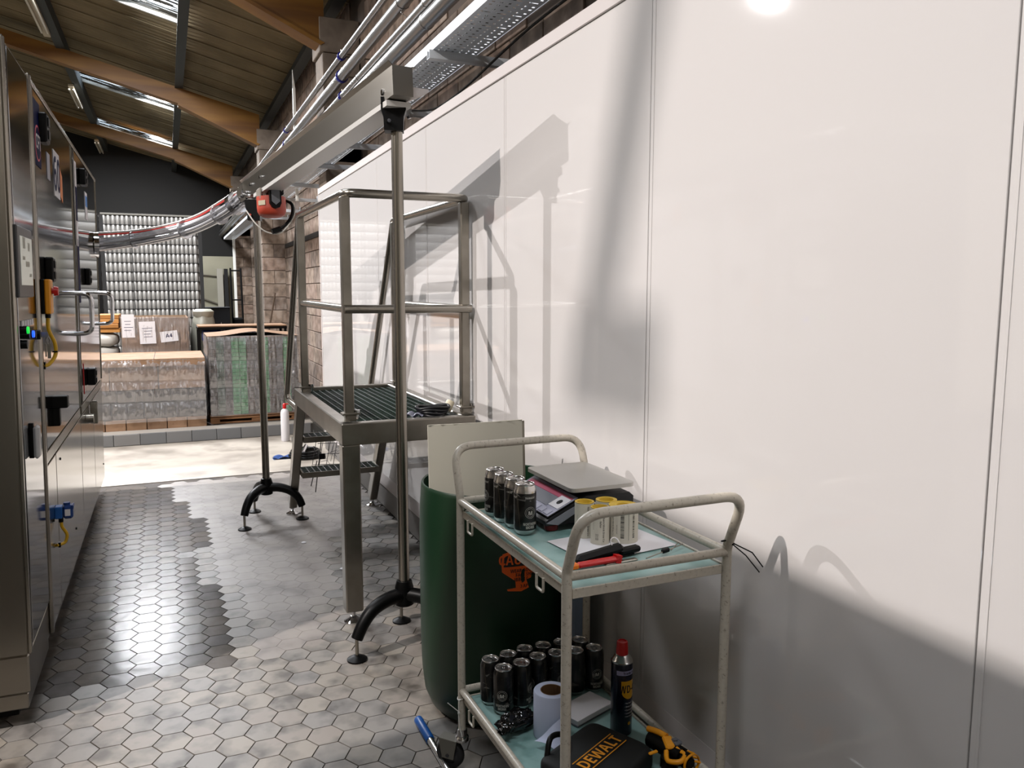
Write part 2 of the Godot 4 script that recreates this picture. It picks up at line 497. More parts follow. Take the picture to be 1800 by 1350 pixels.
func walls():
	# white insulated panel partition
	var w := struct("wall_partition", "glossy white insulated panels with thin vertical joints")
	var pm: Material = mats.panel_white
	var seams := [1.375, 0.19, -1.0, -2.19, -3.375, -4.56, -5.75, -6.93, -8.1]
	var m := M.new()
	m.box(V(WX + 0.05, 1.39, -3.36), V(0.07, 2.42, 9.44))
	obj("core", m, mats.dark_gap, w)
	for i in seams.size() - 1:
		m = M.new()
		m.box(V(WX + 0.02, 1.3765, (seams[i] + seams[i + 1]) * 0.5), V(0.04, 2.335, seams[i] - seams[i + 1] - 0.0035), 0.0012)
		m.box(V(WX - 0.0004, 1.3765, seams[i + 1] + 0.018), V(0.002, 2.33, 0.006), 0.0005)
		obj("panel", m, pm, w)
	m = M.new()
	m.box(V(WX + 0.03, 2.5735, -3.36), V(0.074, 0.055, 9.5), 0.003)
	obj("top_flashing", m, mats.trim_white, w)
	m = M.new()
	m.box(V(WX + 0.035, 1.39, -8.112), V(0.08, 2.44, 0.024), 0.002)
	obj("end_flashing", m, mats.trim_white, w)
	var b := struct("baseboard_right", "pale sloping cove over a grey concrete kerb under the white panels")
	m = M.new()
	m.prism([Vector2(WX + 0.08, 0.165), Vector2(WX - 0.012, 0.165), Vector2(WX - 0.012, 0.185), Vector2(WX - 0.001, 0.25), Vector2(WX + 0.08, 0.25)], -9.48, T(V(0, 0, 1.375)))
	obj("cove", m, mats.trim_white, b)
	m = M.new()
	m.box(V(WX + 0.04, 0.082, -3.36), V(0.09, 0.163, 9.47), 0.004)
	obj("kerb", m, mat("kerb_wall", Color(0.45, 0.435, 0.42), 0.7), b)
	# block wall with piers
	var bw := struct("wall_right", "bare concrete block wall with projecting piers")
	var mortar := mat("mortar", Color(0.30, 0.255, 0.22), 0.9)
	m = M.new()
	m.box(V(BX + 0.135, 2.3, -10.6), V(0.25, 4.9, 28.4))
	obj("mortar_bed", m, mortar, bw)
	var bm := []
	var tones := [Color(0.46, 0.395, 0.34), Color(0.50, 0.43, 0.37), Color(0.42, 0.36, 0.315), Color(0.48, 0.40, 0.345)]
	for i in 4:
		var c: Color = tones[i]
		bm.append(textured("block%d" % i, noise_image(70 + i, 0.03, [[0.1, c.darkened(0.25)], [0.45, c], [0.8, c.lightened(0.12)]], 128, 4), Vector3(1.3, 1.3, 1.3), 0.88))
	m = M.new()
	m.box(Vector3.ZERO, V(0.03, 0.215, 0.44), 0.004)
	var blk := m.mesh()
	var rest := M.new()
	for row in 21:
		var y := 0.225 * row + 0.2425
		for k in range(0, 64):
			var z := 3.0 - k * 0.45 - (0.225 if row % 2 else 0.0)
			var near: bool = z > -14.3 and seen(V(BX, y, z), 10.0) and ((y > 2.55 and z < -2.4) or z < -8.0)
			var covered: bool = (absf(z + 8.49) < 0.25) or (absf(z + 14.45) < 0.25) or absf(z + 20.4) < 0.25
			if near and not covered:
				var o := obj("block", blk, pick(bm), bw)
				o.position = V(BX + 0.013 + jit(0.002), y + jit(0.001), z)
				o.rotation.y = PI if rng.randf() < 0.5 else 0.0
			elif z < -14.3: rest.box(V(BX + 0.013, y, z), V(0.03, 0.215, 0.44), 0.003)
	var ro := obj("blocks", rest, bm[0], bw)
	ro.set_meta("kind", "stuff")
	# a dark band that runs along the far blocks
	m = M.new()
	m.box(V(BX - 0.004, 2.36, -12.3), V(0.03, 0.07, 3.6))
	obj("dark_band", m, mat("dark_band", Color(0.12, 0.10, 0.085), 0.9), bw)
	var pm2 := textured("pier", noise_image(80, 0.02, [[0.1, Color(0.36, 0.32, 0.28)], [0.5, Color(0.45, 0.405, 0.36)], [0.9, Color(0.52, 0.47, 0.42)]], 128, 4), Vector3(0.9, 0.9, 0.9), 0.85)
	var pn := 0
	for z in [-2.33, -8.29, -14.25, -20.2]:
		pn += 1
		var c := struct("column", "concrete block pier %s" % ["near the camera", "behind the bundle of steel pipes", "beside the pallets of cans", "at the far end of the hall"][pn - 1])
		m = M.new()
		m.box(V(1.722, 2.0, z - 0.2), V(0.36, 3.96, 0.385))
		obj("core", m, mortar, c)
		var r := 0
		while r < 13:
			var y := 0.16 + 0.225 * r
			if r % 2 == 0:
				m = M.new(); m.box(V(1.715, y + 0.1, z - 0.2), V(0.372, 0.215, 0.402), 0.005); obj("block", m, pm2 if z > -14 else pick(bm), c)
			else:
				for s in [-1, 1]:
					m = M.new(); m.box(V(1.715 + s * 0.0935, y + 0.1, z - 0.2), V(0.182, 0.215, 0.402), 0.005); obj("block", m, pm2 if z > -14 else pick(bm), c)
			r += 1
		m = M.new(); m.box(V(1.715, 3.43, z - 0.2), V(0.372, 1.06, 0.402), 0.006); obj("concrete_cap", m, pm2, c)
		m = M.new(); m.box(V(1.70, 4.13, z - 0.2), V(0.40, 0.33, 0.43), 0.006); obj("corbel", m, pm2, c)
	# back, left and front shells
	var wb := struct("wall_back", "pale painted wall below dark cladding")
	m = M.new(); m.box(V(-2.9, 1.32, -24.15), V(10.2, 2.5, 0.3)); obj("painted_wall", m, textured("old_paint", noise_image(85, 0.01, [[0.2, Color(0.40, 0.39, 0.33)], [0.8, Color(0.50, 0.49, 0.42)]], 128), Vector3(0.3, 0.3, 0.3), 0.7), wb)
	m = M.new(); m.box(V(-2.9, 4.9, -24.15), V(10.2, 4.66, 0.3)); obj("dark_cladding", m, mat("dark_cladding", Color(0.055, 0.052, 0.045), 0.95), wb)
	var pipe := M.new()
	pipe.tube(spline([V(0.5, 2.08, -23.97), V(1.2, 2.02, -23.97), V(1.46, 1.95, -23.97), V(1.5, 1.5, -23.97), V(1.42, 1.1, -23.97)], 5), 0.02, 6)
	pipe.tube([V(0.3, 1.62, -23.97), V(1.4, 1.2, -23.97)], 0.025, 6)
	obj("conduit", pipe, mat("conduit_grey", Color(0.25, 0.23, 0.19), 0.7), wb)
	var wl := struct("wall_left", "plain far side wall")
	m = M.new(); m.box(V(-8.15, 3.6, -11.0), V(0.3, 7.4, 27.0)); obj("plain_wall", m, mat("wall_plain", Color(0.62, 0.59, 0.53), 0.85), wl)
	var wf := struct("wall_front", "plain unseen wall behind the camera, pale to brighten the filler cabinet")
	m = M.new(); m.box(V(-2.9, 3.6, 2.6), V(10.2, 7.4, 0.3)); obj("plain_wall", m, mats.wall_plain, wf)  # out of view, pale so that the filler cabinet reflects it

func roof():
	var c := struct("ceiling", "dark corrugated cement roof sheets on purlins")
	var sheet := textured("cement_sheet", noise_image(90, 0.012, [[0.15, Color(0.32, 0.28, 0.20)], [0.5, Color(0.40, 0.355, 0.26)], [0.85, Color(0.46, 0.405, 0.305)]], 256, 5), Vector3(0.3, 0.3, 0.3), 0.9)
	var dirty := noise_image(91, 0.03, [[0.0, Color(0.10, 0.095, 0.08, 1.0)], [0.53, Color(0.14, 0.135, 0.12, 1.0)], [0.59, Color(0.4, 0.4, 0.38, 0.35)], [0.66, Color(0.9, 0.9, 0.9, 0.03)], [1.0, Color(0.9, 0.9, 0.9, 0.0)]], 256, 3, Vector2(0.25, 2.0))
	var glaze := mat("rooflight_glazing", Color.WHITE, 0.15)
	glaze.albedo_texture = dirty
	glaze.transparency = BaseMaterial3D.TRANSPARENCY_ALPHA
	glaze.uv1_scale = Vector3(1.3, 1.6, 1)
	var lights_at := [-10.5, -16.0, -20.4, -5.0, 0.5]
	var wn := 0
	for k in range(-12, 13):
		var z0 := -10.5 - 1.1 * k
		if k >= 9: z0 = -20.4 - 1.1 * (k - 9)
		var is_light := false
		for lz in lights_at:
			if absf(z0 - lz) < 0.02: is_light = true
		if z0 > 2.6: continue
		for seg in ([[2.2, 0.32], [-1.32, -8.3]] if is_light else [[2.2, -1.32], [-1.28, -8.3]]):
			var m := M.new()
			var lap: float = 0.012 if k % 2 else 0.0
			var n := 8
			m.grid(func(a, b):
				var x: float = lerpf(seg[0], seg[1], a)
				var z: float = z0 - 1.14 * b
				return V(x, roof_y(x) + lap + 0.018 * cos(b * TAU * n), z), 1, n * 8, true)
			m.grid(func(a, b):
				var x: float = lerpf(seg[0], seg[1], a)
				var z: float = z0 - 1.14 * b
				return V(x, roof_y(x) + lap + 0.012 + 0.018 * cos(b * TAU * n), z), 1, n * 8, false)
			for e in [0.5, 1.10]:
				var a := V(seg[0], roof_y(seg[0]) - 0.018, z0 - e); var b := V(seg[1], roof_y(seg[1]) - 0.018, z0 - e)
				m.bar(a, b, 0.022, 0.012)
			obj("roof_sheet", m, sheet, c)
		if is_light:
			wn += 1
			var w := struct("window_%d" % wn, "dirty translucent rooflight between the roof sheets")
			var m := M.new()
			var nn := 7
			m.grid(func(a, b):
				var x: float = lerpf(0.30, -1.30, a)
				return V(x, roof_y(x) + 0.03 + 0.018 * cos(b * TAU * nn), z0 - 1.1 * b), 12, nn * 8, true)
			obj("pane", m, glaze, w)
			m = M.new()
			for e in [[V(0.31, 0, z0 - 0.02), V(-1.31, 0, z0 - 0.02)], [V(0.31, 0, z0 - 1.08), V(-1.31, 0, z0 - 1.08)]]:
				var a: Vector3 = e[0]; var b: Vector3 = e[1]
				a.y = roof_y(a.x) - 0.01; b.y = roof_y(b.x) - 0.01
				m.bar(a, b, 0.05, 0.05, 0.004)
			obj("frame", m, mat("rooflight_frame", Color(0.5, 0.49, 0.46), 0.6), w)
	# added unseen deck that keeps the sky out, open over the rooflights
	var deck := M.new()
	var z_edges := [2.9, 0.5, -0.6, -5.0, -6.1, -10.5, -11.6, -16.0, -17.1, -20.4, -21.5, -24.5]
	for i in z_edges.size() - 1:
		for seg in ([[2.3, -8.4]] if i % 2 == 0 else [[2.3, 0.31], [-1.31, -8.4]]):
			var a := V(seg[0], roof_y(seg[0]) + 0.09, (z_edges[i] + z_edges[i + 1]) * 0.5)
			var b := V(seg[1], roof_y(seg[1]) + 0.09, a.z)
			deck.bar(a, b, z_edges[i] - z_edges[i + 1], 0.06)
	obj("sky_block_deck", deck, mat("sky_block_deck", Color(0.2, 0.19, 0.17), 0.9), c)
	var purl := mat("purlin_green", Color(0.10, 0.115, 0.10), 0.7)
	for x in [1.75, 0.36, -1.28, -2.9, -4.5, -6.1]:
		var m := M.new()
		var y: float = roof_y(x) - 0.12
		m.box(V(x, y, -10.7), V(0.055, 0.2, 26.6))
		m.box(V(x - 0.04, y - 0.095, -10.7), V(0.11, 0.012, 26.6))
		obj("purlin", m, purl, c)
	var m2 := M.new()  # dark bars running down the slope under the sheets
	m2.bar(V(1.7, roof_y(1.7) - 0.05, -9.82), V(-1.2, roof_y(-1.2) - 0.05, -9.82), 0.05, 0.05)
	m2.bar(V(1.7, roof_y(1.7) - 0.05, -15.9), V(0.3, roof_y(0.3) - 0.05, -15.9), 0.05, 0.05)
	obj("dark_roof_bar", m2, mat("dark_roof_bar", Color(0.05, 0.045, 0.035), 0.8), c)
	# laminated timber rafters with a haunch where they meet the piers
	var wood := textured("glulam", noise_image(95, 0.012, [[0.1, Color(0.36, 0.225, 0.065)], [0.5, Color(0.44, 0.29, 0.085)], [0.9, Color(0.50, 0.35, 0.12)]], 128, 4), Vector3(0.25, 2.0, 0.8), 0.55)
	var i := 0
	for z in [-2.33, -8.29, -14.25, -20.2]:
		i += 1
		var r := struct("beam", ["timber rafter over the partition", "lit yellow timber rafter ending above the pipes", "brown timber rafter with a haunch at the second pier", "farthest brown timber rafter"][i - 1])
		var m := M.new()
		m.prism([Vector2(1.55, 4.03), Vector2(1.55, 4.53), Vector2(-8.0, 7.0), Vector2(-8.0, 6.72), Vector2(-2.2, 5.30), Vector2(0.28, 4.61)], -0.2, T(V(0, 0, z)))
		obj("rafter", m, wood, r)
		m = M.new()
		m.prism([Vector2(1.51, 4.02), Vector2(0.30, 4.575), Vector2(0.30, 4.605), Vector2(1.55, 4.045)], -0.25, T(V(0, 0, z + 0.025)))
		obj("soffit_board", m, wood, r)
	# unlit fluorescent battens under the second purlin
	var bm := mat("batten_white", Color(0.62, 0.57, 0.48), 0.5)
	var tm := mat("tube_white", Color(0.72, 0.70, 0.64), 0.3)
	var nb := 0
	for z in [-12.4, -17.4, -23.0]:
		nb += 1
		var t := thing("fluorescent_batten", ["unlit twin tube batten hanging nearest under the roof purlin", "unlit twin tube batten over the brown rafter, middle of the row", "unlit twin tube batten farthest along the dark purlin"][nb - 1], "ceiling light", V(-1.4, roof_y(-1.4) - 0.3, z), "unlit fluorescent battens")
		m2 = M.new(); m2.box(V(0, 0.02, 0), V(0.09, 0.05, 1.75 if nb > 1 else 2.2), 0.006); m2.box(V(0, 0.06, 0.5), V(0.02, 0.07, 0.02)); m2.box(V(0, 0.06, -0.5), V(0.02, 0.07, 0.02))
		obj("body", m2, bm, t)
		for s in [-1, 1]:
			m2 = M.new(); m2.cyl(V(s * 0.035, -0.03, -0.8), V(s * 0.035, -0.03, 0.8), 0.016, 8); obj("tube", m2, tm, t)
	# bodies of the unseen flood lamps, placed to light the partition and floor
	for p in LAMPS:
		var t := thing("unseen_flood_lamp", "unseen round high bay lamp %s, left of the picture, placed to light the wall" % ("hanging near the camera" if p.z > -4.0 else "hanging behind the filling machine"), "lamp", p, "high bay lamps")
		m2 = M.new(); m2.lathe([Vector2(0.02, 0.30), Vector2(0.12, 0.14), Vector2(0.16, 0.02), Vector2(0.15, 0.02), Vector2(0.06, 0.06)], 20); m2.cyl(V(0, 0.28, 0), V(0, roof_y(p.x) - p.y, 0), 0.012, 8)
		obj("housing", m2, mats.grey_plastic, t)
		m2 = M.new(); m2.lathe([Vector2(0.0, 0.035), Vector2(0.055, 0.035), Vector2(0.055, 0.06), Vector2(0.0, 0.06)], 16)
		var e := mat("lamp_glow", Color(1, 1, 1), 0.5)
		e.emission_enabled = true; e.emission = Color(1.0, 0.93, 0.83); e.emission_energy_multiplier = 40.0
		obj("bulb", m2, e, t)

func services():
	# four steel pipes along the wall above the partition
	var px := 1.45
	var specs := [[3.576, 0.026, "uppermost thin steel pipe running along the block wall"], [3.412, 0.043, "second pipe from the top, thick steel pipe with a wire tie"], [3.249, 0.028, "bright thin steel pipe, third from the top of the bundle"], [3.150, 0.046, "lowest thick steel pipe, just above the cable tray"]]
	for s in specs:
		var m := M.new()
		m.cyl(V(px, s[0], 2.3), V(px, s[0], -23.9), s[1], 20)
		for z in [-1.5, -4.6, -9.4, -14.0]:
			m.lathe([Vector2(s[1], -0.012), Vector2(s[1] + 0.003, -0.008), Vector2(s[1] + 0.003, 0.008), Vector2(s[1], 0.012)], 20, T(V(px, s[0], z), 0, PI / 2))
		tag(obj("steel_pipe", m, mats.pipe_steel), s[2], "pipe", "steel pipes on the block wall")
	var zi := 0
	for z in [-7.0, -10.4]:
		var where: String = ["at the first strut beside the pier", "at the far strut down the hall"][zi]
		zi += 1
		for i in [0, 1, 2]:
			var s: Array = specs[i]
			var t := thing("pipe_clamp", "blue pipe clamp on the %s pipe %s" % [["uppermost", "second", "third"][i], where], "clamp", V(px, s[0], z), "blue pipe clamps")
			var m := M.new()
			m.lathe([Vector2(s[1] + 0.0005, -0.016), Vector2(s[1] + 0.011, -0.014), Vector2(s[1] + 0.011, 0.014), Vector2(s[1] + 0.0005, 0.016)], 20, T(Vector3.ZERO, 0, PI / 2))
			obj("ring", m, mat("clamp_blue", Color(0.03, 0.05, 0.42), 0.25), t)
			m = M.new()
			m.cyl(V(s[1] + 0.008, 0, 0), V(BX - px + 0.03, 0, 0), 0.007, 8); m.box(V(BX - px - 0.01, 0, 0), V(0.02, 0.06, 0.04), 0.002)
			m.cyl(V(0, s[1], 0), V(0, s[1] + 0.03, 0), 0.006, 8)
			obj("stem", m, mats.steel_tube, t)
	for e in [[1, -5.1, "thin wire tie wound round the thick second pipe"], [2, -6.35, "thin wire tie wound round the bright third pipe"]]:
		var pts := []
		for k in 20:
			var a := TAU * k / 19.0
			pts.append(V(px + cos(a) * (specs[e[0]][1] + 0.003), specs[e[0]][0] + sin(a) * (specs[e[0]][1] + 0.003), e[1] + 0.01 * k / 19.0))
		pts.append(V(px - 0.02, specs[e[0]][0] - specs[e[0]][1] - 0.03, e[1] + 0.03))
		pts.append(V(px + 0.01, specs[e[0]][0] - specs[e[0]][1] - 0.06, e[1] + 0.05))
		var m := M.new(); m.tube(pts, 0.0028, 6)
		tag(obj("wire_tie", m, mats.chrome), e[2], "tie")
	# perforated cable tray
	var tray := thing("cable_tray", "long galvanised perforated cable tray above the white partition", "cable tray", V(1.41, 2.813, 0))
	var im := Image.create(128, 256, false, Image.FORMAT_RGBA8)
	im.fill(Color(0.86, 0.88, 0.90, 1))
	for r in 8:
		for cc in 6:
			if r % 4 == 0:
				if cc % 2 == 0: im.fill_rect(Rect2i(10 + cc * 20, r * 32 + 12, 26, 6), Color(0, 0, 0, 0))
			else: im.fill_rect(Rect2i(12 + cc * 20, r * 32 + (8 if r % 2 else 14), 7, 9), Color(0, 0, 0, 0))
	im.generate_mipmaps()
	var tm := mat("tray_perforated", Color(0.92, 0.94, 0.96), 0.5, 0.0)
	tm.albedo_texture = ImageTexture.create_from_image(im)
	tm.transparency = BaseMaterial3D.TRANSPARENCY_ALPHA_SCISSOR
	tm.alpha_scissor_threshold = 0.5
	tm.cull_mode = BaseMaterial3D.CULL_DISABLED
	tm.uv1_scale = Vector3(1, 1, 1)
	var m := M.new()
	var z := 2.2
	while z > -20.0:
		m.quad(V(-0.118, 0, z), V(0.118, 0, z), V(0.118, 0, z - 0.35), V(-0.118, 0, z - 0.35), Vector3.DOWN)
		z -= 0.35
	obj("perforated_base", m, tm, tray)
	for s in [-1, 1]:
		m = M.new()
		m.box(V(s * 0.12, 0.022, -8.9), V(0.0025, 0.048, 22.4)); m.box(V(s * 0.116, 0.046, -8.9), V(0.008, 0.003, 22.4))
		obj("side_flange", m, mats.galvanised, tray)
	m = M.new()
	for p in spline([V(0.02, 0.02, 2.0), V(0.05, 0.02, -1.0), V(0.0, 0.02, -4.0), V(0.04, 0.02, -9.0), V(0.0, 0.02, -19.0)], 6): pass
	for off in [-0.06, -0.03, 0.0, 0.05]:
		m.tube(spline([V(off, 0.012, 2.1), V(off + 0.02, 0.012, -1.2), V(off - 0.01, 0.012, -4.5), V(off + 0.02, 0.012, -9.0), V(off, 0.012, -19.8)], 5), 0.008, 6)
	var cables := obj("cables", m, mats.black, tray)
	cables.set_meta("kind", "stuff")
	var names := ["short bracket nearest the camera under the cable tray", "tray bracket just right of the conveyor end", "tray bracket behind the black stand head", "tray bracket third down the hall", "tray bracket fourth down the hall", "tray bracket over the motor", "tray bracket beyond the partition end", "small far tray bracket", "far tray bracket by the second pier"]
	var zs := [-2.62, -4.03, -5.35, -6.72, -7.9, -9.4, -10.9, -12.4, -13.7]
	for i in zs.size():
		var t := thing("tray_bracket", names[i], "bracket", V(0, 2.79, zs[i]), "galvanised cantilever brackets under the cable tray")
		m = M.new()
		var x0 := 1.27 if i > 0 else 1.44
		m.box(V((x0 + BX) * 0.5, 0.0, 0.0), V(BX - x0, 0.041, 0.003)); m.box(V((x0 + BX) * 0.5, -0.020, 0.02), V(BX - x0, 0.003, 0.041)); m.box(V((x0 + BX) * 0.5, 0.0, 0.04), V(BX - x0, 0.041, 0.003))
		obj("arm", m, mats.galvanised, t)
		m = M.new(); m.box(V(BX - 0.012, 0.0, 0.02), V(0.008, 0.12, 0.06), 0.002); m.cyl(V(BX - 0.01, -0.04, 0.02), V(BX - 0.03, -0.04, 0.02), 0.008, 6)
		obj("back_plate", m, mats.galvanised, t)
	m = M.new()
	m.tube(spline([V(1.545, 2.80, -0.4), V(1.54, 2.79, -1.4), V(1.535, 2.775, -2.6), V(1.535, 2.76, -3.4), V(1.54, 2.70, -4.2), V(1.545, 2.70, -4.75), V(1.535, 2.775, -5.2)], 8), 0.006, 8)
	tag(obj("loose_cable", m, mats.black), "black cable sagging out from the edge of the cable tray", "cable")
	m = M.new()
	m.box(V(1.48, 3.32, -9.9), V(0.03, 1.3, 0.05), 0.002); m.prism([Vector2(-0.015, 0.65), Vector2(0.015, 0.65), Vector2(-0.012, 0.86)], 0.01, T(V(1.48, 3.32, -9.9)))
	var cov := obj("conduit_cover", m, mat("cover_white", Color(0.85, 0.85, 0.83), 0.4))
	tag(cov, "white upright trunking strip with a pointed broken end behind the pipes", "trunking")

func machine():
	var t := thing("filler_machine", "tall polished stainless filling machine along the left with mirror doors", "machine", V(-0.53, 0, 0))
	t.rotation.z = -0.0224
	var st: Material = mats.steel
	var mir: Material = mats.mirror_steel
	# control cabinet, nearest the camera
	var m := M.new()
	m.box(V(-0.46, 1.37, -3.517), V(0.92, 2.18, 0.565), 0.006)
	obj("control_cabinet", m, mats.satin_steel, t)
	m = M.new(); m.box(V(-0.46, 0.203, -3.522), V(0.915, 0.146, 0.55), 0.006); obj("cabinet_skirt", m, mats.satin_steel, t)
	m = M.new(); m.box(V(-0.46, 0.097, -3.525), V(0.90, 0.06, 0.54), 0.004); obj("cabinet_plinth", m, mats.satin_steel, t)
	m = M.new(); m.box(V(-0.46, 0.033, -3.56), V(0.80, 0.066, 0.40)); obj("cabinet_gap_shade", m, mats.dark_gap, t)  # near-black block, shade of the gap under the cabinet put into colour
	m = M.new(); m.box(V(0.003, 1.37, -3.53), V(0.008, 2.14, 0.46), 0.002); obj("door", m, mir, t)
	m = M.new(); m.box(V(0.002, 1.37, -3.25), V(0.014, 2.18, 0.03), 0.006); obj("corner_post", m, mats.steel_tube, t)
	m = M.new(); m.box(V(0.004, 1.30, -3.79), V(0.020, 2.33, 0.035), 0.008); obj("corner_post", m, mats.steel_tube, t)
	# main body with doors
	m = M.new()
	m.box(V(-0.50, 1.295, -5.42), V(0.985, 2.33, 3.20), 0.006)
	obj("body", m, mats.satin_steel, t)
	m = M.new(); m.box(V(-0.52, 0.065, -5.42), V(0.90, 0.13, 3.16)); obj("plinth", m, mats.dark_gap, t)  # shade of the recess below the doors is in this dark colour
	m = M.new(); m.box(V(0.001, 2.447, -5.42), V(0.016, 0.022, 3.2), 0.004); obj("top_rail", m, mats.steel_tube, t)
	var doors := [[-3.83, -5.30, 0.92, 2.43], [-5.40, -6.98, 0.92, 2.43]]
	for i in 2:
		var d: Array = doors[i]
		m = M.new()
		m.box(V(0.0, (d[2] + d[3]) * 0.5, (d[0] + d[1]) * 0.5), V(0.012, d[3] - d[2], d[0] - d[1] - 0.01), 0.003)
		var door := obj("door", m, mir, t)
		for ez in [d[1] + 0.016, d[0] - 0.01]:
			m = M.new(); m.bar(V(0.007, d[2], ez), V(0.007, d[3], ez), 0.008, 0.005)
			obj("edge_strip", m, mats.steel_tube, door)
		# the loop handle stands out from the door
		var hz: float = [-5.12, -6.62][i]
		var hy0 := 1.36
		var hy1 := 1.59
		m = M.new()
		m.tube(fillet([V(0.0, hy1, hz), V([0.098, 0.118][i], hy1 - 0.003, hz), V([0.098, 0.118][i], hy0 + 0.003, hz), V(0.0, hy0, hz)], 0.05), 0.013, 12)
		obj("handle", m, mats.chrome, door)
	m = M.new()
	m.box(V(0.0, 0.885, -4.565), V(0.010, 0.05, 1.46), 0.002); obj("rail_strip", m, mats.steel_tube, t)
	m = M.new(); m.box(V(0.0, 0.885, -6.19), V(0.010, 0.05, 1.58), 0.002); obj("rail_strip", m, mats.steel_tube, t)
	m = M.new()
	for k in [[-3.84, -4.15], [-4.16, -5.30], [-5.31, -6.17], [-6.18, -6.98]]:
		var lm := M.new()
		lm.box(V(-0.001, 0.49, (k[0] + k[1]) * 0.5), V(0.010, 0.72, k[0] - k[1] - 0.006), 0.002)
		obj("lower_panel", lm, mat("panel_steel", Color(0.66, 0.645, 0.62), 0.17, 1.0), t)
	for p in [[0.58, -3.99], [0.80, -4.30], [0.30, -4.86], [0.25, -6.9]]: m.lathe([Vector2(0.007, 0.0), Vector2(0.006, 0.004), Vector2(0.0, 0.005)], 10, T(V(0.004, p[0], p[1]), 0, 0, -PI / 2))
	obj("screw", m, mats.black, t)
	# touch screen
	m = M.new(); m.box(V(0.012, 1.705, -3.43), V(0.014, 0.255, 0.33), 0.004); var hmi := obj("touch_screen", m, mat("hmi_grey", Color(0.20, 0.20, 0.205), 0.4), t)
	m = M.new(); m.box(V(0.0195, 1.71, -3.445), V(0.002, 0.175, 0.26))
	var scr := mat("screen_glass", Color(0.75, 0.75, 0.72), 0.2)
	scr.emission_enabled = true; scr.emission = Color(0.8, 0.8, 0.76); scr.emission_energy_multiplier = 0.3
	obj("screen", m, scr, hmi)
	m = M.new()
	for r in [[1.775, -3.45, 0.04, 0.05], [1.765, -3.56, 0.03, 0.04], [1.72, -3.44, 0.012, 0.05], [1.70, -3.52, 0.02, 0.08], [1.66, -3.58, 0.012, 0.05]]: m.box(V(0.0208, r[0], r[1] + 0.06), V(0.001, r[2], r[3]))
	obj("screen_print", m, mat("screen_ink", Color(0.60, 0.60, 0.55), 0.4), hmi)
	# push buttons and key
	var bz := -3.36
	for i in 5:
		m = M.new(); m.box(V(0.010, 1.482, bz - i * 0.055), V(0.004, 0.022, 0.035)); obj("label_plate", m, mats.white_paper, t)
	for e in [[1.460, -3.35, "lamp_green", Color(0.05, 0.75, 0.25), 1.2], [1.440, -3.47, "lamp_blue", Color(0.12, 0.35, 1.0), 1.5], [1.408, -3.35, "", Color.BLACK, 0.0], [1.44, -3.41, "", Color.BLACK, 0.0]]:
		m = M.new(); m.cyl(V(0.006, e[0], e[1]), V(0.024, e[0], e[1]), 0.016, 14)
		var b := obj("push_button", m, mats.black, t)
		if e[4] > 0.0:
			m = M.new(); m.cyl(V(0.024, e[0], e[1]), V(0.031, e[0], e[1]), 0.013, 14)
			var lm := mat(e[2], e[3], 0.4); lm.emission_enabled = true; lm.emission = e[3]; lm.emission_energy_multiplier = e[4]
			obj("lens", m, lm, b)
	m = M.new(); m.cyl(V(0.006, 1.436, -3.52), V(0.03, 1.436, -3.52), 0.017, 14); m.cyl(V(0.006, 1.432, -3.585), V(0.036, 1.432, -3.585), 0.019, 14)
	var ks := obj("key_switch", m, mats.black, t)
	m = M.new()
	var kt := T(V(-0.034, 0.0, 0.065))
	m.box(V(0.080, 1.432, -3.65), V(0.03, 0.020, 0.003), 0.0, kt); m.tube([kt * V(0.093, 1.43, -3.65), kt * V(0.10, 1.41, -3.655), kt * V(0.095, 1.395, -3.66), kt * V(0.085, 1.41, -3.652)], 0.002, 6, true)
	m.box(V(0.096, 1.365, -3.66), V(0.012, 0.055, 0.002), 0.0, kt); m.box(V(0.086, 1.37, -3.652), V(0.004, 0.05, 0.012), 0.0, kt)
	obj("key", m, mats.steel_tube, ks)
	# white grab handle on the cabinet door
	m = M.new(); m.box(V(0.009, 1.035, -3.46), V(0.014, 0.135, 0.02), 0.002); obj("latch_back", m, mats.black, t)
	m = M.new(); m.box(V(0.026, 1.03, -3.46), V(0.020, 0.125, 0.055), 0.008); obj("latch_handle", m, mat("latch_grey", Color(0.66, 0.66, 0.66), 0.3), t)
	# black hinges, sensors and the star knob
	for h in [[2.30, -4.06, 0.034, 0.125, 0.10], [1.695, -4.08, 0.034, 0.11, 0.08], [2.315, -5.80, 0.04, 0.10, 0.14], [1.695, -5.96, 0.032, 0.11, 0.08], [1.045, -5.86, 0.05, 0.11, 0.10]]:
		m = M.new(); m.box(V(h[2] * 0.5 + 0.004, h[0], h[1]), V(h[2], h[3], h[4]), 0.006)
		m.box(V(h[2] + 0.006, h[0] + h[3] * 0.22, h[1]), V(0.006, h[3] * 0.3, h[4] * 0.5), 0.002); m.box(V(h[2] + 0.006, h[0] - h[3] * 0.22, h[1]), V(0.006, h[3] * 0.3, h[4] * 0.5), 0.002)
		obj("hinge", m, mats.black, t)
	m = M.new(); m.box(V(0.033, 1.098, -4.13), V(0.066, 0.055, 0.06), 0.004); m.box(V(0.016, 1.030, -4.13), V(0.033, 0.085, 0.045), 0.004)
	obj("door_latch", m, mats.black, t)
	# emergency stop box with its yellow cable
	m = M.new(); m.box(V(0.013, 1.578, -3.87), V(0.024, 0.145, 0.085), 0.003); var es := obj("emergency_stop", m, mats.black, t)
	m = M.new(); m.box(V(0.036, 1.578, -3.87), V(0.023, 0.145, 0.087), 0.005); obj("yellow_cover", m, mats.yellow, es)
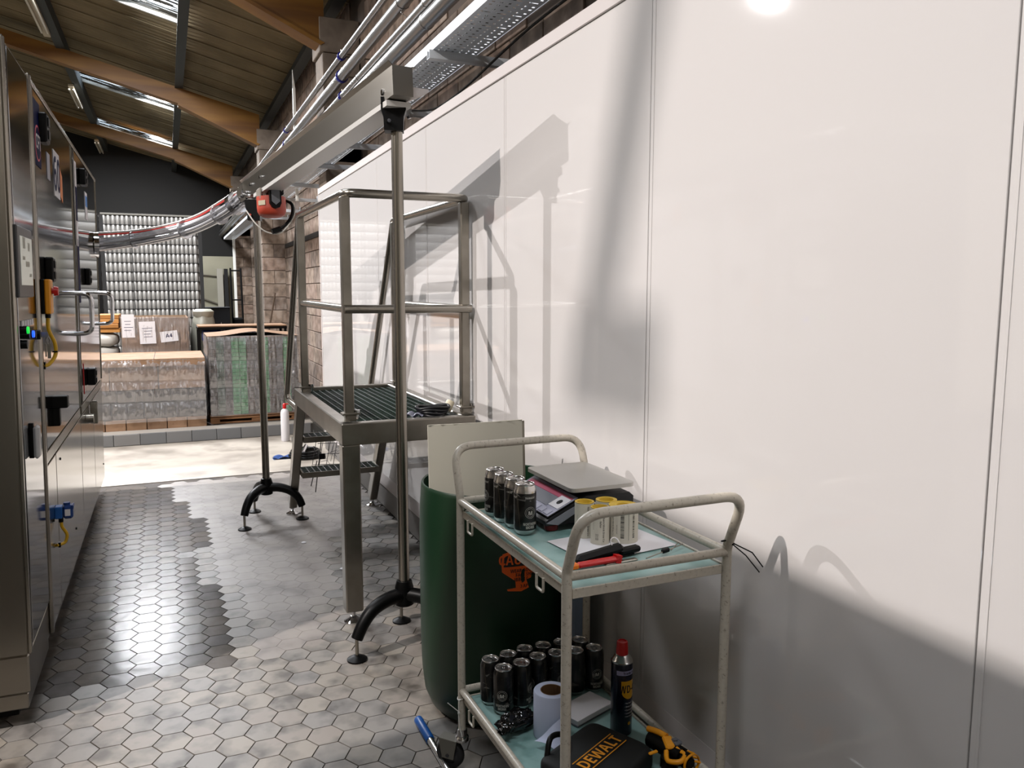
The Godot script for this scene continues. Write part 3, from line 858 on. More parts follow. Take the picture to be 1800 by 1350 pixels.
	m = M.new(); m.cyl(V(0.047, 1.602, -3.87), V(0.056, 1.602, -3.87), 0.013, 12); m.cyl(V(0.056, 1.602, -3.87), V(0.072, 1.602, -3.87), 0.021, 16, 0.018); obj("red_button", m, mats.red, es)
	m = M.new(); m.tube(spline([V(0.03, 1.50, -3.87), V(0.03, 1.44, -3.87), V(0.05, 1.38, -3.88), V(0.05, 1.33, -3.88), V(0.03, 1.295, -3.85), V(0.010, 1.288, -3.83)], 6), 0.008, 8); obj("yellow_cable", m, mat("cable_yellow", Color(0.80, 0.62, 0.03), 0.4), es)
	m = M.new(); m.cyl(V(0.03, 1.508, -3.87), V(0.03, 1.488, -3.87), 0.011, 10); m.box(V(0.05, 1.345, -3.88), V(0.02, 0.006, 0.02)); m.box(V(0.015, 1.289, -3.835), V(0.006, 0.03, 0.02)); obj("gland", m, mats.black, es)
	# blue valve block low on the side, with another yellow cable
	var vz := -4.06
	m = M.new(); m.box(V(0.018, 0.600, vz), V(0.032, 0.055, 0.055), 0.004); var vb := obj("blue_sensor", m, mats.blue_plastic, t)
	m = M.new(); m.box(V(0.056, 0.600, vz), V(0.040, 0.062, 0.05), 0.008); m.cyl(V(0.05, 0.63, vz), V(0.05, 0.642, vz), 0.014, 12); m.box(V(0.074, 0.622, vz), V(0.010, 0.02, 0.05), 0.003); obj("sensor_head", m, mat("blue_dark", Color(0.03, 0.20, 0.45), 0.35), vb)
	m = M.new(); m.box(V(0.055, 0.600, vz + 0.0265), V(0.022, 0.03, 0.004)); obj("sensor_label", m, mats.white_paper, vb)
	m = M.new(); m.tube(spline([V(0.025, 0.57, vz), V(0.028, 0.53, vz), V(0.045, 0.49, vz - 0.01), V(0.038, 0.455, vz - 0.01), V(0.018, 0.447, vz), V(0.006, 0.447, vz + 0.01)], 6), 0.007, 8); obj("yellow_cable", m, mats.cable_yellow, vb)
	m = M.new(); m.cyl(V(0.025, 0.575, vz), V(0.025, 0.552, vz), 0.01, 10); m.box(V(0.016, 0.447, vz), V(0.010, 0.022, 0.022)); obj("gland", m, mats.black, vb)
	# stickers
	var face := Basis.from_euler(Vector3(0, PI / 2, 0))
	m = M.new(); m.box(V(0.0075, 2.26, -3.955), V(0.0015, 0.27, 0.18)); var sk := obj("blue_sticker", m, mats.navy, t)
	m = M.new(); m.cyl(V(0.008, 2.22, -3.955), V(0.0095, 2.22, -3.955), 0.075, 28); obj("sticker_ring", m, mat("pink", Color(0.85, 0.35, 0.42), 0.5), sk)
	m = M.new(); m.cyl(V(0.009, 2.22, -3.955), V(0.0103, 2.22, -3.955), 0.066, 28); obj("sticker_disc", m, mats.navy, sk)
	obj("sticker_letters", lettering("CFT", 0.06, Transform3D(face, V(0.0105, 2.225, -3.955))), mats.white_paper, sk)
	m = M.new(); m.box(V(0.0075, 2.17, -4.58), V(0.0015, 0.22, 0.23)); sk = obj("white_sticker", m, mats.white_paper, t)
	obj("sticker_letters", lettering("60", 0.17, Transform3D(face, V(0.0085, 2.17, -4.58))), mats.navy, sk)
	m = M.new(); m.prism([Vector2(-0.05, -0.06), Vector2(0.05, -0.085), Vector2(0.05, 0.05), Vector2(-0.05, 0.085)], 0.0015, Transform3D(face, V(0.0075, 2.14, -4.745))); obj("orange_sticker", m, mat("sticker_orange", Color(0.85, 0.45, 0.05), 0.5), t)
	m = M.new(); m.box(V(0.0075, 2.17, -4.28), V(0.0015, 0.12, 0.10)); obj("pale_sticker", m, mat("pale_label", Color(0.62, 0.62, 0.66), 0.5), t)
	m = M.new(); m.box(V(0.0075, 2.12, -5.47), V(0.0015, 0.50, 0.15)); sk = obj("tall_white_sticker", m, mats.white_paper, t)
	m = M.new(); m.box(V(0.009, 2.12, -5.49), V(0.0015, 0.20, 0.08)); obj("sticker_print", m, mats.navy, sk)
	m = M.new(); m.box(V(0.0075, 1.72, -5.49), V(0.0015, 0.38, 0.15)); obj("navy_sticker", m, mats.navy, t)
	m = M.new(); m.box(V(0.0075, 2.17, -6.15), V(0.0015, 0.18, 0.16)); sk = obj("small_white_sticker", m, mats.white_paper, t)
	m = M.new(); m.box(V(0.009, 2.20, -6.15), V(0.0015, 0.07, 0.12)); obj("sticker_print", m, mat("sky_blue", Color(0.2, 0.5, 0.8), 0.5), sk)
	m = M.new(); m.bar(V(0.012, 1.16, -5.50), V(0.012, 0.97, -5.50), 0.006, 0.006); obj("red_strip", m, mats.red, t)
	m = M.new(); m.cyl(V(0.006, 0.80, -5.62), V(0.05, 0.80, -5.62), 0.03, 14); m.box(V(0.03, 0.80, -5.9), V(0.045, 0.15, 0.02), 0.004); obj("lower_latch", m, mats.steel_tube, t)
	# unseen machine body beyond the left edge, placed to shade the lower wall
	var t2 := thing("unseen_machine", "unseen stainless machine body outside the picture, placed so its top edge shades the wall", "machine", V(-0.62, 0, 0))
	m = M.new(); m.box(V(-0.33, 1.477, -0.30), V(0.62, 2.714, 4.0), 0.004); obj("body", m, mats.satin_steel, t2)
	m = M.new(); m.box(V(-0.33, 0.06, -0.30), V(0.56, 0.12, 3.9)); obj("plinth", m, mats.dark_gap, t2)
	# unseen pole and box under the roof, placed to shade the white panels
	var t3 := thing("unseen_pendant", "unseen box on a drop pole left of the picture, placed to shade the white panels", "control box", V(-1.9, 4.13, -2.12))
	m = M.new(); m.tube([V(0.0, 0.0, 0.0), V(0.0, 1.0, 0.30), V(0.0, roof_y(-1.9) - 4.15, 0.45)], 0.027, 14); obj("drop_pole", m, mats.steel_tube, t3)
	m = M.new(); m.box(V(0, -0.012, 0.03), V(0.08, 0.032, 0.13), 0.006); obj("box", m, mats.grey_plastic, t3)

func conveyor():
	# tripod stands
	var s1 := thing("conveyor_stand", "tall stainless pole on a black tripod foot under the motor", "stand", V(0.577, 0, -5.673), "conveyor stands")
	var heights := [2.205, 2.405]
	var ids := [[0.409, -5.496], [0.807, -5.603], [0.515, -5.92]]
	for which in 2:
		var t: Node3D = s1
		if which == 1:
			t = thing("conveyor_stand", "tall stainless pole on a black tripod foot in front of the platform", "stand", V(0.926, 0, -3.376), "conveyor stands")
			ids = [[0.689, -3.299], [0.977, -3.62], [1.111, -3.21]]
		var top: float = heights[which]
		var m := M.new()
		m.cyl(V(0, 0.2, 0), V(0, top - 0.11, 0), 0.0245, 20)
		obj("pole", m, mats.steel_tube, t)
		m = M.new()
		m.lathe([Vector2(0.034, 0.185), Vector2(0.042, 0.19), Vector2(0.042, 0.27), Vector2(0.034, 0.30), Vector2(0.026, 0.302)], 20)
		obj("hub", m, mats.black, t)
		for f in ids:
			var d := V(f[0] - t.position.x, 0, f[1] - t.position.z)
			var e := d.normalized()
			m = M.new()
			var arch := spline([V(0, 0.235, 0) + e * 0.02, V(0, 0.232, 0) + e * 0.09, V(0, 0.205, 0) + e * 0.165, V(0, 0.155, 0) + e * 0.215, V(0, 0.095, 0) + d], 5)
			m.tube(arch, 0.034, 12, false, true, 0.026)
			var lg := obj("leg", m, mats.black, t)
			m = M.new(); m.cyl(d + V(0, 0.015, 0), d + V(0, 0.11, 0), 0.008, 10); obj("foot_stud", m, mats.steel_tube, lg)
			m = M.new(); m.lathe([Vector2(0.044, 0.0), Vector2(0.044, 0.007), Vector2(0.020, 0.020), Vector2(0.014, 0.022), Vector2(0.0, 0.022)], 18, T(d)); obj("foot_pad", m, mats.black, lg)
		m = M.new()
		m.prism([Vector2(-0.040, top - 0.135), Vector2(0.040, top - 0.135), Vector2(0.042, top - 0.08), Vector2(0.052, top - 0.05), Vector2(0.052, top), Vector2(-0.052, top), Vector2(-0.052, top - 0.05), Vector2(-0.042, top - 0.08)], 0.075, T(V(0, 0, -0.037), -0.3))
		var hd := obj("clamp_head", m, mats.black, t)
		m = M.new()
		for k in [[-0.045, -0.10], [0.047, -0.075]]: m.cyl(V(k[0], top + k[1], 0.02), V(k[0], top + k[1], 0.05), 0.008, 8)
		m.box(V(-0.03, top + 0.018, 0.0), V(0.05, 0.035, 0.03), 0.003); m.cyl(V(-0.06, top + 0.02, 0.01), V(0.02, top + 0.02, 0.01), 0.008, 8); m.cyl(V(-0.066, top + 0.02, 0.01), V(-0.055, top + 0.02, 0.01), 0.014, 6)
		m.cyl(V(0.015, top - 0.01, 0.01), V(0.015, top + 0.05, 0.01), 0.011, 12); m.box(V(0.03, top + 0.01, -0.02), V(0.05, 0.02, 0.05), 0.002)
		obj("bolts", m, mats.chrome, hd)
	# inclined trough
	var t := thing("conveyor_trough", "inclined stainless conveyor trough running over the platform", "conveyor", V(0, 0, 0))
	var a := V(0.553, 2.264, -5.83)
	var b := V(0.925, 2.443, -3.265)
	var zax := (b - a).normalized()
	var xax := Vector3.UP.cross(zax).normalized()
	var tr := Transform3D(Basis(xax, zax.cross(xax), zax), a)
	var ln := a.distance_to(b)
	var m := M.new()
	m.prism([Vector2(-0.045, -0.05), Vector2(0.045, -0.05), Vector2(0.045, 0.07), Vector2(0.060, 0.07), Vector2(0.060, 0.073), Vector2(0.042, 0.073), Vector2(0.042, -0.047), Vector2(-0.042, -0.047), Vector2(-0.042, 0.073), Vector2(-0.060, 0.085), Vector2(-0.062, 0.083), Vector2(-0.045, 0.068)], ln, tr)
	m.box(V(0, 0.01, ln - 0.001), V(0.088, 0.12, 0.003), 0.0, tr)
	obj("channel", m, mats.satin_steel, t)
	m = M.new(); m.prism([Vector2(-0.05, -0.055), Vector2(0.06, -0.055), Vector2(0.06, -0.075), Vector2(-0.05, -0.078)], ln - 0.36, tr * T(V(0, 0, 0.3))); obj("under_channel", m, mat("rail_white", Color(0.72, 0.71, 0.69), 0.35), t)
	m = M.new(); m.prism([Vector2(0.0, -0.05), Vector2(0.10, 0.0), Vector2(0.10, 0.012), Vector2(0.0, 0.01)], 0.06, tr * T(V(0.045, 0.0, ln - 0.12))); obj("exit_lip", m, mats.trim_white, t)
	m = M.new()
	for k in [0.03, 0.12, 0.25, 0.5]: m.cyl(tr * V(-0.047, -0.015 + (0.03 if k > 0.2 else 0.0), k), tr * V(-0.058, -0.015 + (0.03 if k > 0.2 else 0.0), k), 0.011, 8)
	obj("bolts", m, mats.chrome, t)
	m = M.new(); m.lathe([Vector2(0.055, -0.004), Vector2(0.085, -0.004), Vector2(0.085, 0.004), Vector2(0.055, 0.004)], 28, tr * T(V(0, 0.0, 0.0), 0, PI / 2)); obj("end_disc", m, mats.chrome, t)
	# geared motor hanging below: an upright drum
	var mo := tr * T(V(0.015, -0.075, 0.48))
	m = M.new(); m.lathe([Vector2(0.0, -0.155), Vector2(0.055, -0.153), Vector2(0.078, -0.142), Vector2(0.088, -0.122), Vector2(0.090, -0.10), Vector2(0.090, -0.03), Vector2(0.0, -0.03)], 32, mo)
	var mot := obj("motor", m, mat("motor_orange", Color(0.64, 0.22, 0.13), 0.5), t)
	m = M.new(); m.prism([Vector2(-0.09, -0.055), Vector2(-0.02, -0.055), Vector2(-0.02, 0.03), Vector2(-0.06, 0.03)], 0.012, mo * T(V(-0.03, 0, -0.045), -PI / 2 + 0.2)); m.box(V(-0.075, -0.015, 0.0), V(0.012, 0.07, 0.09), 0.003, mo); obj("gear_plate", m, mat("plate_pale", Color(0.55, 0.52, 0.48), 0.4, 0.3), mot)
	m = M.new(); m.prism([Vector2(-0.036, 0.06), Vector2(-0.036, -0.06), Vector2(-0.024, -0.085), Vector2(0.0, -0.094), Vector2(0.024, -0.085), Vector2(0.036, -0.06), Vector2(0.036, 0.06)], 0.045, mo * T(V(0.0, -0.02, 0.06))); m.box(V(0.02, 0.02, 0.02), V(0.09, 0.08, 0.10), 0.006, mo); obj("terminal_box", m, mats.black, mot)
	m = M.new(); m.prism([Vector2(-0.026, 0.045), Vector2(-0.026, -0.05), Vector2(0.0, -0.072), Vector2(0.026, -0.05), Vector2(0.026, 0.045)], 0.004, mo * T(V(0.0, -0.02, 0.105))); obj("rating_plate", m, mats.grey_plastic, mot)
	m = M.new(); m.box(V(0, 0, 0.091), V(0.055, 0.03, 0.003), 0.001, mo * T(V(0, -0.075, 0), -0.95)); obj("cream_plate", m, mat("plate_cream", Color(0.66, 0.62, 0.52), 0.5), mot)
	m = M.new(); m.tube(spline([mo * V(0.085, -0.04, 0.0), mo * V(0.125, -0.07, 0.02), mo * V(0.12, -0.14, 0.02), mo * V(0.08, -0.20, 0.01), mo * V(0.03, -0.235, 0.0), mo * V(0.0, -0.24, 0.0)], 6), 0.010, 8)
	m.tube([mo * V(0.05, -0.225, 0.0), mo * V(-0.005, -0.245, 0.0)], 0.018, 10)
	obj("motor_cable", m, mats.black, mot)
	m = M.new(); m.tube(spline([mo * V(0.086, -0.03, 0.01), mo * V(0.14, -0.08, 0.02), mo * V(0.125, -0.16, 0.02), mo * V(0.05, -0.25, 0.0), mo * V(-0.03, -0.245, -0.03), mo * V(-0.09, -0.19, -0.06), mo * V(-0.13, -0.10, -0.12)], 6), 0.0045, 6); obj("grey_cable", m, mat("cable_white", Color(0.72, 0.71, 0.68), 0.4), mot)
	# rod cage that carries the cans from the filler
	var g := thing("can_guide", "curved chrome rod guide with ring clamps between the filler and the trough", "can guide")
	var path := spline([V(-0.49, 1.945, -6.76), V(-0.408, 1.95, -6.75), V(-0.112, 1.996, -6.62), V(0.198, 2.065, -6.33), V(0.40, 2.155, -6.05), V(0.505, 2.235, -5.90), V(0.56, 2.28, -5.82)], 10)
	var up := Vector3.UP
	var frames := []
	for i in path.size():
		var d: Vector3 = (path[mini(i + 1, path.size() - 1)] - path[maxi(i - 1, 0)]).normalized()
		var sd: Vector3 = d.cross(up).normalized()
		frames.append([sd, sd.cross(d)])
	for k in 6:
		var pts := []
		for i in path.size():
			var an: float = TAU * k / 6.0 + i * 0.012
			pts.append(path[i] + (frames[i][0] * cos(an) + frames[i][1] * sin(an)) * 0.034)
		m = M.new(); m.tube(pts, 0.0155, 10)
		obj("rod", m, mat("rod_bright", Color(0.80, 0.80, 0.81), 0.24, 0.75), g)
	for e in [[4, 0.094, 0.016], [17, 0.066, 0.006], [28, 0.07, 0.008], [38, 0.07, 0.008], [46, 0.078, 0.022]]:
		var i: int = e[0]
		var d: Vector3 = (path[i + 1] - path[i - 1]).normalized()
		var bs := Basis(frames[i][0], d, frames[i][0].cross(d))
		m = M.new(); m.lathe([Vector2(0.047, -e[2]), Vector2(e[1], -e[2]), Vector2(e[1], e[2]), Vector2(0.047, e[2]), Vector2(0.047, -e[2])], 24, Transform3D(bs, path[i]))
		obj("ring_clamp", m, mats.chrome if e[1] > 0.07 else mat("ring_pale", Color(0.74, 0.74, 0.75), 0.25, 0.9), g)
	for e in [[0.062, "red", 0.006, "red_hose"], [0.076, "cable_white", 0.007, "grey_hose"]]:
		var pts := []
		for i in range(0, path.size(), 4): pts.append(path[i] + Vector3.UP * (e[0] + 0.012 * sin(i * 0.21)) + frames[i][0] * 0.01 * cos(i * 0.3))
		m = M.new(); m.tube(spline(pts, 4), e[2], 8)
		obj(e[3], m, mat("hose_red", Color(0.70, 0.13, 0.09), 0.4) if e[1] == "red" else mats.cable_white, g)
	m = M.new(); m.lathe([Vector2(0.05, 0.0), Vector2(0.072, 0.0), Vector2(0.072, 0.012), Vector2(0.05, 0.012)], 24, Transform3D(Basis(Vector3.UP, Vector3.RIGHT, Vector3.FORWARD), V(-0.484, 1.945, -6.765))); obj("wall_flange", m, mats.steel_tube, g)

func platform():
	var t := thing("access_platform", "stainless steel access platform with green grating, handrails and a steep ladder", "platform", V(0, 0, 0))
	var st: Material = mats.steel
	var tb: Material = mats.steel_tube
	var m := M.new()
	# legs, near pair upright
	for x in [0.763, 1.347]:
		m = M.new(); m.box(V(x, 0.47, -3.713), V(0.084, 0.82, 0.084), 0.006); var lg := obj("leg", m, st, t)
		foot(lg, V(x, 0, -3.713))
	# frame beams
	m = M.new(); m.box(V(1.055, 0.93, -3.70), V(0.668, 0.105, 0.06), 0.005); obj("frame_beam", m, st, t)
	m = M.new(); m.box(V(1.055, 0.93, -5.20), V(0.668, 0.105, 0.05), 0.005); obj("frame_beam", m, st, t)
	for x in [0.751, 1.359]:
		m = M.new(); m.box(V(x, 0.93, -4.45), V(0.06, 0.105, 1.55), 0.005); obj("frame_beam", m, st, t)
	# ladder strings that splay away at the back, and their feet
	for x in [0.763, 1.347]:
		m = M.new(); m.bar(V(x, 0.93, -5.19), V(x, 0.07, -5.765), 0.055, 0.085, 0.005, V(0, 0.55, 0.83)); var lg := obj("ladder_string", m, st, t)
		foot(lg, V(x, 0, -5.764))
	var green := mat("grp_green", Color(0.02, 0.13, 0.085), 0.45)
	for e in [[0.618, -5.30, -5.47], [0.352, -5.42, -5.62]]:
		m = M.new()
		m.box(V(1.055, e[0], e[1]), V(0.53, 0.038, 0.006), 0.001); m.box(V(1.055, e[0], e[2]), V(0.53, 0.038, 0.006), 0.001)
		m.box(V(0.793, e[0], (e[1] + e[2]) * 0.5), V(0.006, 0.038, e[1] - e[2])); m.box(V(1.317, e[0], (e[1] + e[2]) * 0.5), V(0.006, 0.038, e[1] - e[2]))
		var tr := obj("tread", m, st, t)
		m = M.new()
		for k in 14: m.box(V(0.80 + k * 0.0395, e[0], (e[1] + e[2]) * 0.5), V(0.006, 0.034, e[1] - e[2]))
		for k in 5: m.box(V(1.055, e[0], lerpf(e[1], e[2], (k + 0.5) / 5.0)), V(0.52, 0.034, 0.006))
		obj("tread_grating", m, green, tr)
	# deck grating
	m = M.new()
	for k in 14: m.box(V(0.79 + k * 0.0408, 0.945, -4.455), V(0.007, 0.036, 1.45))
	for k in 37: m.box(V(1.055, 0.943, -3.745 - k * 0.0395), V(0.55, 0.034, 0.0065))
	var dk := obj("deck_grating", m, green, t)
	m = M.new()
	for k in 14: m.box(V(0.79 + k * 0.0408, 0.9635, -4.455), V(0.005, 0.002, 1.45))
	obj("worn_edges", m, mat("grp_worn", Color(0.20, 0.27, 0.24), 0.5), dk)
	# posts
	for p in [[0.783, -3.80], [1.378, -3.80], [0.757, -4.98], [1.362, -5.07]]:
		m = M.new(); m.box(V(p[0], 1.51, p[1]), V(0.045, 1.06, 0.045), 0.005); var po := obj("post", m, st, t)
		m = M.new(); m.box(V(p[0] + 0.006, 1.012, p[1]), V(0.085, 0.009, 0.065), 0.002); m.box(V(p[0] + 0.006, 0.99, p[1]), V(0.05, 0.03, 0.05), 0.002); obj("post_base", m, st, po)
		m = M.new(); m.cyl(V(p[0] + 0.036, 0.985, p[1] + 0.02), V(p[0] + 0.036, 1.026, p[1] + 0.02), 0.009, 8); m.cyl(V(p[0] + 0.036, 1.017, p[1] + 0.02), V(p[0] + 0.036, 1.03, p[1] + 0.02), 0.014, 6); obj("bolt", m, mats.chrome, po)
	# handrails
	m = M.new()
	m.tube(fillet([V(0.752, 0.875, -5.775), V(0.757, 2.055, -5.005), V(0.785, 2.057, -3.79), V(1.392, 2.058, -3.79), V(1.365, 2.055, -5.09), V(1.352, 0.875, -5.775)], 0.055, 7), 0.0212, 14)
	obj("handrail", m, tb, t)
	for e in [[V(0.757, 1.528, -5.01), V(0.785, 1.515, -3.80)], [V(0.765, 1.515, -3.768), V(1.402, 1.512, -3.768)], [V(1.362, 1.52, -5.09), V(1.378, 1.512, -3.80)]]:
		m = M.new(); m.cyl(e[0], e[1], 0.0205, 14); obj("mid_rail", m, tb, t)
	m = M.new()
	for x in [0.752, 1.352]: m.tube(fillet([V(x, 0.88, -5.775), V(x + 0.006, 0.83, -5.76), V(x + 0.01, 0.83, -5.30)], 0.03), 0.0205, 10)
	obj("rail_return", m, tb, t)
	# things left on the deck
	m = M.new()
	for k in 4:
		var pts := []
		for j in 28:
			var a := TAU * j / 28.0
			pts.append(V(cos(a) * (0.062 + 0.008 * k), 0.013 + 0.013 * k + 0.004 * sin(a * 3 + k), sin(a) * (0.05 + 0.006 * (3 - k))))
		m.tube(pts, 0.0085, 8, true)
	var c := obj("cable_coil", m, mat("black_blue", Color(0.025, 0.027, 0.05), 0.4))
	c.position = V(1.215, 0.963, -3.83)
	tag(c, "small coil of black cable lying on the green platform deck", "cable coil")
	m = M.new(); m.lathe([Vector2(0.0, 0.0), Vector2(0.022, 0.0), Vector2(0.022, 0.05), Vector2(0.017, 0.056), Vector2(0.0, 0.056)], 16)
	c = obj("plastic_plug", m, mat("ivory", Color(0.80, 0.76, 0.66), 0.5)); c.transform = T(V(1.305, 0.985, -3.875), 0.5, 0.25, -0.35)
	tag(c, "cream plastic plug beside the cable coil on the deck", "plug")
	m = M.new()
	m.grid(func(a, b): return V((a - 0.5) * 0.11, 0.010 + 0.018 * absf(sin(a * 7.0 + b * 3.0)) + 0.01 * sin(b * 9.0), (b - 0.5) * 0.08), 14, 10, true)
	m.grid(func(a, b): return V((a - 0.5) * 0.11, 0.002, (b - 0.5) * 0.08), 2, 2, false)
	c = obj("crumpled_film", m, mat("film_grey", Color(0.45, 0.46, 0.52), 0.2)); c.position = V(1.09, 0.964, -3.80)
	tag(c, "scrap of crumpled grey film on the deck behind the pole", "film")

func foot(parent: Node, p: Vector3):
	var m := M.new(); m.cyl(p + V(0, 0.012, 0), p + V(0, 0.085, 0), 0.011, 10); m.cyl(p + V(0, 0.055, 0), p + V(0, 0.064, 0), 0.018, 6)
	obj("foot_stud", m, mats.chrome, parent)
	m = M.new(); m.lathe([Vector2(0.047, 0.0), Vector2(0.047, 0.008), Vector2(0.022, 0.022), Vector2(0.014, 0.03), Vector2(0.0, 0.03)], 20, T(p)); m.cyl(p + V(0.06, 0.004, 0.012), p + V(0.06, 0.010, 0.012), 0.013, 10); m.box(p + V(0.045, 0.006, 0.01), V(0.03, 0.006, 0.02), 0.001)
	obj("foot_pad", m, mats.chrome, parent)

func film_shell(lo: Vector3, hi: Vector3, sd: int, material: Material, parent: Node, amp := 0.012, nmax := 1.0):
	# stretch film round the sides of a load: a skin with upright pleats
	var f := FastNoiseLite.new(); f.seed = sd; f.frequency = 1.0
	var c := (lo + hi) * 0.5
	var h := (hi - lo) * 0.5
	var m := M.new()
	var skin := func(a: float, b: float, side: int) -> Vector3:
		var s := a * 2.0 - 1.0
		var y := lerpf(lo.y, hi.y, b)
		var w: float = amp * (f.get_noise_2d(s * 22.0 + side * 50.0 + b * 1.2, b * 1.6) + 0.5 * f.get_noise_2d(s * 9.0 + 200.0, b * 14.0))
		var fr := fposmod(b * 3.0 + 0.25 * s * 0.3, 1.0)
		var pull := 0.045 * pow(sin(fr * PI), 0.8) * amp / 0.016
		w *= 0.4 + 1.2 * sin(fr * PI)
		if side == 0: return V(c.x + s * h.x, y, hi.z + 0.012 + w + pull * 0.5)
		if side == 1: return V(hi.x + 0.012 + w, y, c.z - s * h.z)
		return V(lo.x - 0.012 - w, y, c.z + s * h.z)
	for side in 3: m.grid(func(a, b): return skin.call(a, b, side), 90 if side == 0 else 40, 34, false)
	obj("stretch_film", m, material, parent)

func store():
	# goods on the raised slab at the back
	var film := mat("stretch_film", Color(0.95, 0.95, 0.96, 0.30), 0.26, 0.8)
	film.transparency = BaseMaterial3D.TRANSPARENCY_ALPHA
	film.cull_mode = BaseMaterial3D.CULL_DISABLED
	var card := []
	for i in 3:
		var c: Color = [Color(0.50, 0.375, 0.265), Color(0.46, 0.34, 0.24), Color(0.54, 0.41, 0.30)][i]
		card.append(textured("card%d" % i, noise_image(110 + i, 0.02, [[0.1, c.darkened(0.12)], [0.9, c.lightened(0.06)]], 128), Vector3(1.5, 1.5, 1.5), 0.75))
	var dark_card := mat("card_dark", Color(0.20, 0.165, 0.14), 0.7)
	var wood := textured("pallet_wood", noise_image(120, 0.02, [[0.1, Color(0.42, 0.28, 0.17)], [0.9, Color(0.56, 0.40, 0.26)]], 128), Vector3(1, 6, 6), 0.8)
	# low wide load of flat cartons
	var t := thing("carton_pallet", "low pallet load of brown cartons under glossy stretch film beside the machine", "pallet load", V(-0.36, 0.12, -9.75))
	var m := M.new()
	for r in [[0.0, 0.125, 7, 0], [0.125, 0.30, 9, 1], [0.305, 0.43, 8, 3], [0.435, 0.735, 3, 2]]:
		for k in r[2]:
			var w: float = 1.40 / r[2]
			var cm := M.new(); cm.box(V(-0.70 + w * (k + 0.5), (r[0] + r[1]) * 0.5, 0.0 + jit(0.004)), V(w - 0.006, r[1] - r[0] - 0.004, 1.02), 0.006)
			obj("carton", cm, dark_card if r[3] in [1, 3] else card[k % 3], t)
	m = M.new(); m.box(V(0.0, 0.755, 0.0), V(1.41, 0.022, 1.06), 0.004); m.box(V(0.0, 0.715, 0.532), V(1.41, 0.06, 0.006), 0.002); obj("top_board", m, card[2], t)
	m = M.new(); m.box(V(0.20, 0.767, 0.03), V(0.006, 0.002, 1.0)); obj("board_fold", m, dark_card, t)
	film_shell(V(-0.70, 0.09, -0.52), V(0.70, 0.755, 0.515), 5, film, t, 0.016)
	m = M.new(); m.grid(func(a, b): return V(0.60 + a * 0.17, 0.005 + 0.10 * (1.0 - a) * (1.0 - 0.5 * b) + 0.01 * sin(b * 9), 0.53 - b * 0.25), 8, 8); obj("film_tail", m, film, t)
	# tall load of green and brown stacks
	t = thing("tray_pallet", "pallet of stacked green and brown trays wrapped in stretch film", "pallet load", V(0.87, 0.12, -9.78))
	var gm := mat("tray_green", Color(0.08, 0.46, 0.22), 0.5)
	var gm2 := mat("tray_green_dark", Color(0.06, 0.24, 0.14), 0.5)
	var bm := mat("tray_brown", Color(0.19, 0.15, 0.12), 0.6)
	var bm2 := mat("tray_brown_light", Color(0.25, 0.20, 0.16), 0.6)
	var cols := [bm, gm2, bm, gm, gm, bm2, bm, gm, bm2, bm, gm, bm]
	for i in 12:
		var sm := M.new()
		for k in 20: sm.box(V(-0.44 + i * 0.08, 0.12 + k * 0.0435, jit(0.004)), V(0.076, 0.039, 0.84), 0.003)
		obj("tray_stack", sm, cols[i], t)
	m = M.new(); m.grid(func(a, b): return V((a - 0.5) * 0.98, 0.985 + 0.035 * (1.0 - pow(2.0 * a - 1.0, 2.0)) - 0.012 * sin(a * 9.0), (b - 0.5) * 0.92), 18, 4, true); m.box(V(0, 0.972, 0), V(0.96, 0.012, 0.86)); obj("top_sheet", m, card[0], t)
	m = M.new()
	for y in [0.012, 0.085]:
		for k in 5: m.box(V(0, y, -0.38 + k * 0.19), V(0.98, 0.016, 0.09), 0.002)
	m.box(V(0, 0.062, 0), V(0.98, 0.02, 0.86))
	for x in [-0.44, 0.0, 0.44]:
		for z in [-0.36, 0.0, 0.38]: m.box(V(x, 0.04, z), V(0.10, 0.045, 0.09), 0.003)
	obj("wooden_pallet", m, wood, t)
	film_shell(V(-0.485, 0.09, -0.43), V(0.485, 0.985, 0.425), 9, film, t, 0.014)
	# carton with delivery notes behind
	t = thing("labelled_carton", "big brown carton with white delivery notes standing behind the low pallet", "carton", V(-0.15, 0.12, -11.1))
	m = M.new(); m.box(V(0.0, 0.58, 0.0), V(0.76, 1.16, 0.78), 0.01); obj("body", m, card[1], t)
	m = M.new(); m.box(V(0.0, 1.17, 0.39), V(0.70, 0.03, 0.004)); m.box(V(0, 1.1655, 0), V(0.08, 0.004, 0.78)); obj("tape", m, mat("tape_clear", Color(0.60, 0.50, 0.40), 0.2), t)
	film_shell(V(-0.385, 0.0, -0.39), V(0.385, 1.17, 0.392), 21, film, t, 0.010)
	var n := 0
	for e in [[-0.30, 1.06, 0.14, 0.28, 0.0], [-0.09, 0.975, 0.18, 0.27, 0.02], [0.15, 0.925, 0.20, 0.13, 0.1]]:
		m = M.new(); m.box(Vector3.ZERO, V(e[2], e[3], 0.003)); var pp := obj("delivery_note", m, mats.white_paper, t); pp.transform = T(V(e[0], e[1], 0.418), 0, 0, e[4])
		m = M.new()
		if n == 2: lettering("A4", 0.045, T(V(0, 0.01, 0.002)), m)
		else:
			for k in 4: m.box(V(jit(0.01), e[3] * (0.2 - 0.13 * k), 0.002), V(e[2] * rng.randf_range(0.4, 0.75), 0.006, 0.0005))
		obj("print", m, mats.navy, pp)
		n += 1
	# timber and sacks at the machine's end
	t = thing("timber_stack", "short stack of pale yellow timber offcuts on the white sacks", "timber", V(-0.80, 1.10, -10.95))
